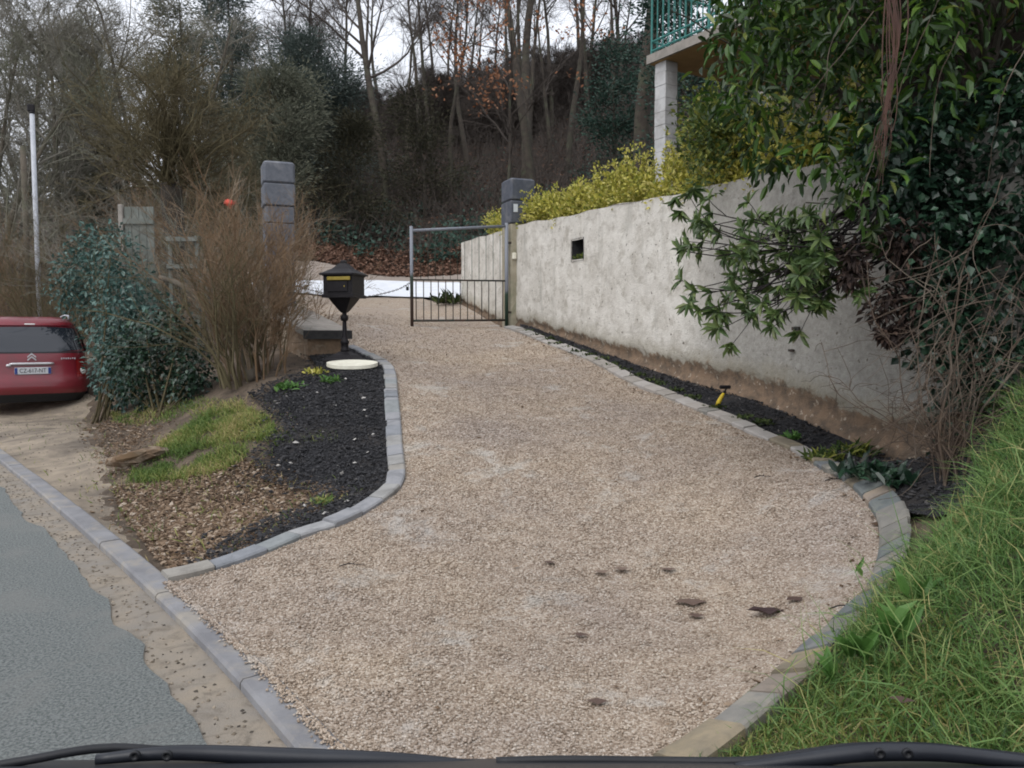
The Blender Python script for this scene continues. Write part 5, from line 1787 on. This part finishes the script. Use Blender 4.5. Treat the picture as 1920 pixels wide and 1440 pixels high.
# dead stems and dry twigs between the wall end and the grass
dry = empty('dry_bush', G(1765, 900), label='tangle of dry tan stems and twigs at the near end of the wall', cat='shrub')
S, E = [], []
for i in range(30):
    S.append(np.array(G(1775 + rng.uniform(-25, 40), 900 + rng.uniform(-20, 20))) + [0, 0, -.03])
    E.append(at(rng.uniform(1680, 1900), rng.uniform(420, 760), rng.uniform(4.5, 5.4)))
S, E = np.array(S), np.array(E)
P, Rr = grow(S, E - S, np.linalg.norm(E - S, axis=1) * 1.1, rng.uniform(.004, .008, 30) * rng.choice([.7, 1, 1.9], 30, p=[.5, .38, .12]), .0025, 12, .20)
link('stems', tubes('stems', [(P, Rr, 6)], True), M['twig_dry'], dry)
p2, d2, r2, t2 = spawn(P, Rr, 10, .1, 1, .7, .3)
P2, R2 = grow(p2, d2, rng.uniform(.10, .45, len(p2)), .0026, .0013, 7, .24, -.08)
n = 90
a_ = np.array([at(rng.uniform(1720, 1925), rng.uniform(430, 780), rng.uniform(4.3, 5.0)) for _ in range(n)])
P3, R3 = grow(a_, randn(n, 3) * [.5, .2, .3] + [-.5, 0, -.75], rng.uniform(.25, .7, n), .0028, .0012, 7, .16)
link('twigs', tubes('twigs', [(P2, R2, 4), (P3, R3, 4)]), M['twig_dry'], dry)
dead = [(1595, 490, .16, 'dead brown leaf clump hanging below the laurel, nearest the rhododendron'), (1690, 470, .2, 'dead brown leaf clump under the red vine'), (1685, 565, .17, 'large dead brown leaf clump beside the near end of the wall'), (1682, 628, .08, 'small dead leaf clump hanging lowest on the wall')]
for px, py, r_, lab in dead:
    c = at(px, py, 5.45)
    root = empty('dead_leaf_clump', c, label=lab, cat='dead leaves', group='dead leaf clumps')
    leafy(root, 'leaves', np.array([c + randn(3) * r_ * .35 for _ in range(5)]), r_ * .6, 75, (.045, .08), .42, M['dead_clump'], -.6, False)
    MB().tube(catmull([c + [.35, .1, .5], c + [.15, .05, .3], c], .06), .006, 5).build('stalk', M['twig_black'], root, True)

vine = empty('red_vine', at(1655, 330, 4.9), label='bundle of reddish vine stems hanging down in front of the laurel', cat='vine')
Pl = []
for i in range(17):
    j = randn(5) * 9
    c = catmull([at(1668 + 18 * randn() * .8, -120, 4.9), at(1676 + j[0] * 1.6, 60, 4.85), at(1668 + j[1], 180, 4.82), at(1658 + j[2], 250, 4.8), at(1648 + j[3] * .9, 270 + 90 * rng.random(), 4.8)], .06)
    Pl.append(resample(c, np.linalg.norm(np.diff(c, axis=0), axis=1).sum() / 23)[:24])
ml = min(len(c) for c in Pl)
Pl = np.array([c[:ml] for c in Pl])
link('stems', tubes('stems', [(Pl, np.linspace(1, .25, ml)[None] * rng.uniform(.003, .0075, (len(Pl), 1)), 5)], True), M['twig_red'], vine)
tr_ = []
for pts_ in ([(1800, 60), (1765, 150), (1752, 250), (1748, 330)], [(1925, 90), (1885, 180), (1862, 280), (1848, 370)], [(1660, 180), (1640, 290), (1615, 380), (1608, 450)], [(1640, 20), (1560, 130), (1500, 210), (1470, 260)],
             [(1770, -20), (1700, 130), (1660, 250), (1640, 330)], [(1880, 330), (1845, 420), (1790, 520), (1760, 590)], [(1600, 10), (1560, 90), (1552, 170), (1530, 240)]):
    tr_.append(resample(catmull([at(x, y, 4.75 + .1 * randn()) for x, y in pts_], .05), .05)[:30])
b = MB()
for c in tr_:
    b.tube(c + np.cumsum(randn(*c.shape), axis=0) * .003, np.linspace(.0032, .0012, len(c)), 5)
b.build('trailing_stems', M['twig_dry'], vine, True)

# ------------------------------------------------------------------ grass, chips, weeds and small things
bank = np.vstack([RE_out[(RE_out[:, 1] < 3.75) & (np.arange(len(RE_out)) > len(RE_out) * .5)], [[.3, 1.7], [1.2, .8], [2.6, .6], [4.2, 2.2], [4.3, 4.2], [3.3, 5.0], [2.95, 4.7], [2.6, 4.3], [2.25, 3.85]]])
n = 74000
pts = rand_in(bank, n)
inv = 1 - np.clip((np.hypot(pts[:, 0] - .9, pts[:, 1] - 2.4) - .05) / .75, 0, 1)
pts = pts[rng.random(n) > inv * .8]
n = len(pts)
T = lift(pts, -.02)
clump = vnoise(pts[:, 0], pts[:, 1], 3.0, 4.0)
hts = rng.uniform(.05, .17, n) * (1 + .7 * clump) * np.clip(.55 + (pts[:, 0] - .8) * .5, .5, 1.25)
swirl = vnoise(pts[:, 0], pts[:, 1], 1.6, 8.0) * 3.0
d = np.column_stack([np.cos(swirl) * .35 - .30, np.sin(swirl) * .35 - .10, np.full(n, .55)]) + randn(n, 3) * .45
rn = np.clip(.5 + .34 * clump + .25 * randn(n), 0, .92)
dryb = rng.random(n) < .06 + .10 * (vnoise(pts[:, 0], pts[:, 1], 2.0, 41.) > .15)
rn[dryb] = rng.uniform(.94, 1, dryb.sum())
link('bank_grass', leafmesh('bank_grass', T, d, randn(n, 3) + [0, -.6, 1.2], hts, rng.uniform(.0026, .006, n), BLADE * [1, 1, 2.1], BLADEF, rn), M['grass'], kind='stuff', label='lush green grass on the bank at the right of the drive', cat='grass')
foot = np.array([[.45, 2.35], [.75, 2.55], [1.15, 2.9], [1.6, 2.9], [1.5, 2.2], [1.0, 1.7], [.3, 1.9]])
pts = rand_in(foot, 9000)
n = len(pts)
link('foot_grass', leafmesh('foot_grass', lift(pts, -.04), randn(n, 3) * .6 + [-.1, -.1, .6], randn(n, 3) + [0, -.5, 1], rng.uniform(.03, .08, n), .005, BLADE, BLADEF), M['lawn'], kind='stuff', label='short yellowish grass at the foot of the bank by the edging', cat='grass')
n = 1500       # long arching blades and dry straws
pts = rand_in(bank[(bank[:, 0] > .9)], n)
T = lift(pts, -.01)
d = randn(n, 3) * .5 + [-.25, -.15, .8]
rn = np.where(rng.random(n) < .22, rng.uniform(.95, 1, n), rng.uniform(.4, .92, n))
link('tall_grass', leafmesh('tall_grass', T, d, randn(n, 3) + [0, -.6, 1.2], rng.uniform(.2, .38, n), rng.uniform(.004, .007, n), BLADE * [1, 1, 2.2], BLADEF, rn), M['grass'], kind='stuff', label='long arching grass blades and dry straws on the bank', cat='grass')

chip_area = GP([(210, 905), (330, 895), (480, 855), (560, 900), (660, 880), (690, 905), (660, 950), (560, 985), (450, 1030), (370, 1060), (330, 1075), (285, 1030), (230, 960)])[:, :2]
lawn = GP([(232, 898), (262, 865), (300, 828), (345, 795), (385, 772), (455, 755), (505, 775), (520, 805), (470, 850), (430, 872), (380, 888), (320, 895)])[:, :2]
tail = GP([(505, 800), (640, 810), (640, 828), (510, 830)])[:, :2]
back = GP([(205, 765), (300, 755), (420, 745), (470, 750), (380, 772), (300, 790), (220, 790)])[:, :2]
pts = np.vstack([rand_in(lawn, 12500), rand_in(tail, 500), rand_in(back, 2600), rand_in(lawn, 1600) + randn(1600, 2) * .22, rand_in(chip_area, 500), rand_in(VERGE, 500)])
k_ = vnoise(pts[:, 0], pts[:, 1], 3.2, 21.0) + .5 * vnoise(pts[:, 0], pts[:, 1], 9, 22.0)
pts = pts[k_ > rng.uniform(-.5, .05, len(pts))]
n = len(pts)
T = lift(pts, -.035)
cl = vnoise(pts[:, 0], pts[:, 1], 2.4, 3.0)
hts = rng.uniform(.03, .085, n) * (1 + .7 * cl)
rn = np.clip(.56 + .75 * vnoise(pts[:, 0], pts[:, 1], 1.7, 6.0) + .22 * randn(n), 0, 1)
link('lawn_grass', leafmesh('lawn_grass', T, randn(n, 3) * .45 + [-.1, -.15, .8], randn(n, 3) + [0, -.5, 1], hts, rng.uniform(.005, .009, n), BLADE * [1, 1, 1.5], BLADEF, rn), M['lawn'], kind='stuff', label='patch of yellowish green grass on the mound left of the black bed', cat='grass')

# bark and flint chips over the bare slope
pts = np.vstack([rand_in(chip_area, 13500), rand_in(chip_area, 2500) + randn(2500, 2) * .18, rand_in(GP([(180, 780), (300, 770), (280, 840), (230, 900), (190, 860)])[:, :2], 2600) + randn(2600, 2) * .12,
                 rand_in(BED, 700)])
pts = pts[kerb_u(pts[:, 0], pts[:, 1]) > .2]
pts = pts[~inside(DRIVE, pts[:, 0], pts[:, 1])]
n = len(pts)


def flakes(pts, s0, s1, dz, flat=.45):
    n = len(pts)
    T = lift(pts, dz)
    s = rng.uniform(s0, s1, n) * rng.choice([.6, 1, 1.6], n, p=[.5, .4, .1])
    d = randn(n, 3) * [1, 1, .25]
    Mx = frames(d, randn(n, 3) * .5 + [0, 0, 1]) * np.stack([s * .6, s, s * flat], -1)[:, None, :]
    T[:, 2] += s * .2
    return Mx, T


Mx, T = flakes(pts, .010, .022, -.03)
link('wood_chips', scatter('wood_chips', PEB, PEBF, Mx, T), M['chip'], kind='stuff', label='brown bark chips and stones strewn over the slope below the grass patch', cat='chips')
pts = np.vstack([rand_in(BED, 15000), rand_in(RBED, 9000), rand_in(BED, 4000) + randn(4000, 2) * [.16, .12]])
pts = pts[~inside(DRIVE, pts[:, 0], pts[:, 1])]
pts = pts[kerb_u(pts[:, 0], pts[:, 1]) > .25]
pts = pts[np.min(np.hypot(pts[:, None, 0] - LE[None, ::2, 0], pts[:, None, 1] - LE[None, ::2, 1]), axis=1) > .145]
Mx, T = flakes(pts, .008, .020, .008)
link('mulch_chips', scatter('mulch_chips', PEB, PEBF, Mx, T), M['dark_chip'], kind='stuff', label='black mulch chips covering both planting beds', cat='mulch')
pts = np.vstack([offset2(KF, .12)[::1][60:260] + randn(200, 2) * .06 for _ in range(5)] + [rand_in(VERGE, 900)])
uu = kerb_u(pts[:, 0], pts[:, 1])
pts = pts[(uu < -.02) | (uu > .2)]
n = len(pts)
T = np.column_stack([pts, np.where(kerb_u(pts[:, 0], pts[:, 1]) < 0, .004, zt(pts[:, 0], pts[:, 1]) - .01)])
s = rng.uniform(.004, .011, n)
Mx = frames(randn(n, 3) * [1, 1, .3], randn(n, 3) * .4 + [0, 0, 1]) * np.stack([s, s * 1.2, s * .8], -1)[:, None, :]
link('grit', scatter('grit', PEB, PEBF, Mx, T), M['grit'], kind='stuff', label='grit and small stones washed along the gutter and verge', cat='grit')
ins = offset2(RE, -.02)
pts = np.vstack([ins[rng.integers(10, len(ins) - 5, 420)] + randn(420, 2) * .09, rand_in(DRIVE, 160)])
pts = pts[inside(DRIVE, pts[:, 0], pts[:, 1])]
Mx, T = flakes(pts, .008, .024, -.004, .2)
link('drive_litter', scatter('drive_litter', PEB, PEBF, Mx, T), M['chip'], kind='stuff', label='bits of bark and leaf scattered over the gravel, thickest along the edging', cat='litter')
# white flints that show singly in the black bed
for i, (px, py) in enumerate([(682, 748), (648, 712), (595, 738), (570, 722), (555, 832), (667, 826), (700, 817), (683, 771), (630, 762), (572, 950), (650, 942), (610, 965), (545, 870), (522, 875), (690, 850), (665, 870)]):
    p = G(px, py)
    s = rng.uniform(.014, .026)
    Mx = frames(randn(1, 3) * [1, 1, .2], np.array([[0, 0, 1.0]])) * (np.array([1, 1.4, .8]) * s)
    me = scatter('flint', PEB, PEBF, Mx, (p + [0, 0, .01])[None])
    link('flint', me, M['flint'], label='small pale flint lying on the black mulch bed', cat='stone', group='flints on the black bed')


def tuft(name, p, n, L, W, mat, label, spread=.05, up=.7, group=None, cat='plant', tv=LEAF8, tf=LEAF8F):
    P = np.asarray(p)[None] + randn(n, 3) * [spread, spread, .01] + [0, 0, .0]
    d = randn(n, 3) * [.8, .8, .35] + [0, 0, up]
    me = leafmesh(name, P, d, randn(n, 3) * .4 + [0, -.2, 1], rng.uniform(L * .6, L * 1.2, n), W, tv, tf)
    return link(name, me, mat, label=label, cat=cat, group=group)


tuft('weed_tuft', G(541, 728), 90, .10, .035, M['weed'], 'small bright green plant on the black bed in front of the brown shrub', .07)
tuft('weed_tuft', G(618, 716), 70, .09, .03, M['weed'], 'leafy green sprig just left of the cream oval board', .05)
tuft('weed_tuft', G(592, 700), 50, .08, .035, M['euonymus'], 'yellowish sprig behind the leafy green one near the mailbox', .05)
tuft('weed_tuft', G(607, 942), 90, .07, .012, M['lawn'], 'little grass tuft on the black bed near the front edging', .04, tv=BLADE, tf=BLADEF)
tuft('weed_tuft', G(1484, 822), 60, .07, .03, M['weed'], 'pale green plant in the wall bed, brightest of the row', .04)
for i, (px, py) in enumerate([(985, 622), (1003, 631), (1022, 638), (1040, 646), (1060, 653), (1078, 661), (1098, 668), (1120, 676), (1142, 686), (1165, 696), (1190, 706), (1215, 716), (1232, 722), (1262, 736), (1290, 748), (1332, 766), (1380, 787), (1418, 795)]):
    p = G(px, py) + np.array([.05, .02, 0])
    tuft('ground_cover_plant', p, 90, .055, .03, M['moss'], 'low dark green cushion plant in the row along the wall bed', .04, .5, 'cushion plants along the wall bed')
tuft('fern_clump', G(1545, 862), 120, .11, .02, M['euonymus_green'], 'yellow-green ferny clump in the wall bed nearer the gate side', .07)
tuft('fern_clump', G(1605, 850), 120, .12, .022, M['euonymus_green'], 'yellow-green ferny clump close to the wall foot behind the dark plant', .08)
tuft('hellebore', G(1640, 892), 110, .13, .05, M['ivy'], 'dark blue-green leafy plant at the bend of the wall bed', .10, .5)
tuft('hellebore', G(1690, 905), 70, .11, .05, M['ivy'], 'second dark leafy plant beside the dry stems', .08, .5)

tuft('wall_end_weed', np.array([-1.28, 16.0, zt1(-1.28, 16.0)]), 60, .30, .05, M['moss'], 'tall green weed growing at the far end of the wall beyond the gate', .12, 1.3)

# dock and dandelion leaves standing out of the bank
for px, py, k, L, lab in ((1600, 1240, 9, .16, 'broad dock leaves sticking out over the edging stones'), (1680, 1215, 8, .20, 'tall pale dock leaves in the middle of the grass bank'),
                          (1560, 1290, 6, .13, 'flat dandelion leaves low on the grass bank'), (1725, 1130, 7, .14, 'upright dock leaves above the edging bend'), (1606, 1085, 4, .09, 'single green seedling on the gravel inside the edging bend')):
    p = G(px, py)
    a = rng.uniform(0, 6.28, k)
    d = np.column_stack([np.cos(a) * .6, np.sin(a) * .4 - .15, rng.uniform(.4, 1.1, k)])
    me = leafmesh('dock_plant', p[None] + randn(k, 3) * [.02, .02, 0] + [0, 0, .02], d, randn(k, 3) * .4 + [0, -.7, .7], rng.uniform(.6, 1.1, k) * L, L * .30, rnd=rng.uniform(.3, 1, k))
    link('dock_plant', me, M['weed'], label=lab, cat='weed')

# fallen leaves on the gravel
LEAFB = np.array([[0, -.5, .05], [-.16, -.2, .16], [-.30, .05, .10], [-.15, .3, .2], [0, .55, .08], [.17, .3, .12], [.26, .0, .02], [.14, -.25, .10], [0, 0, .03], [-.05, .25, .06]])
LEAFBF = [(0, 8, 1), (1, 8, 2), (2, 8, 9), (2, 9, 3), (3, 9, 4), (4, 9, 5), (5, 9, 8), (5, 8, 6), (6, 8, 7), (7, 8, 0)]
for px, py, w, lab in ((1438, 1150, 70, 'large curled purple-brown leaf on the gravel, biggest of the fallen leaves'), (1297, 1131, 60, 'flat brown leaf on the gravel left of the big curled one'), (1129, 1074, 32, 'small tan leaf on the gravel, left one of a close pair'),
                       (1166, 1068, 34, 'small brown leaf on the gravel, right one of a close pair'), (1491, 1125, 40, 'brown leaf between the big curled leaf and the edging'), (1306, 1156, 34, 'thin dark leaf just below the flat brown one'),
                       (1090, 1192, 28, 'lone tan leaf in the middle of the gravel'), (1032, 1056, 24, 'tiny dark leaf far out on the gravel'), (1122, 1318, 40, 'pale brown leaf near the front of the gravel'), (1254, 1069, 30, 'small faded leaf above the flat brown one'),
                       (1690, 1385, 46, 'reddish brown leaf caught in the grass above the wiper')):
    p = G(px, py)
    s = w / 1500 * p[1]
    rot = rng.uniform(-.5, .5) + math.pi / 2
    c, s_ = math.cos(rot), math.sin(rot)
    Mx = np.array([[[c, -s_, 0], [s_, c, 0], [0, 0, 1]]]) * np.array([s * 1.3, s, s * (.75 if w > 60 else .3)])
    me = scatter('fallen_leaf', LEAFB, LEAFBF, Mx, (p + [0, 0, .006 if px < 1600 else .12])[None], np.array([0.0 if w > 60 else rng.uniform(.3, 1)]))
    link('fallen_leaf', me, M['dead_leaf'], label=lab, cat='leaf', group='fallen leaves on the gravel')
for px, py, L, lab in ((660, 1062, 45, 'thin dark twig lying on the gravel below the black bed'), (1570, 902, 50, 'dark twig lying across the edging under the dark plant'), (1590, 1142, 80, 'dead twig lying on the edging stones by the bank'), (1430, 896, 34, 'short twig on the gravel near the wall bed')):
    p = G(px, py); w = L / 1500 * p[1] / 2
    pts_ = catmull([p + [-w, -.02, .008], p + [-w * .3, .01, .014], p + [w * .4, 0, .012], p + [w, .02, .008]], .02)
    b = MB().tube(pts_, np.linspace(.004, .002, len(pts_)), 5)
    b.tube([pts_[len(pts_) // 2], pts_[len(pts_) // 2] + [w * .3, .04, .01]], .002, 4)
    b.build('twig', M['twig_black'], None, True, label=lab, cat='twig')

# split log, yellow tool
p = G(258, 866)
lg = empty('split_log', p, label='split rotten log lying at the left end of the grass patch', cat='log')
dv = unit(np.array([.75, .55, .12])); L = .26
b = MB()
pts_ = [p + dv * t + [0, 0, .05 + .01 * math.sin(9 * t)] for t in np.linspace(-L, L, 9)]
b.tube(pts_, [.03, .055, .062, .058, .066, .06, .054, .05, .025], 9)
b.V[0] = b.V[0] + randn(len(b.V[0]), 3) * .009
b.build('wood', M['log'], lg)
b = MB(); b.tube([q_ + [0.03, -.04, .03] for q_ in pts_[1:6]], [.015, .03, .03, .028, .012], 6)
b.V[0] = b.V[0] + randn(len(b.V[0]), 3) * .006
b.build('bark_strip', M['twig_tan'], lg)
p = G(1347, 766)
tl_ = empty('hand_tool', p, label='yellow-handled hand tool stuck in the soil at the wall foot', cat='tool')
q0, q1 = at(1343, 762, p[1]), at(1357, 737, p[1])
MB().tube([q0, q0 * .7 + q1 * .3, q0 * .3 + q1 * .7, q1], [.012, .022, .020, .012], 10).build('handle', M['yellow'], tl_, True)
MB().tube([q1, q1 * 2 - q0 * 1.0 + (q0 - q1) * .55], .008, 6).build('shank', M['cast_iron'], tl_, True)
q2 = q1 + (q1 - q0) * .45
MB().box(q2 + [-.02, 0, 0], (.11, .03, .035), .1, .008).build('head', M['cast_iron'], tl_)
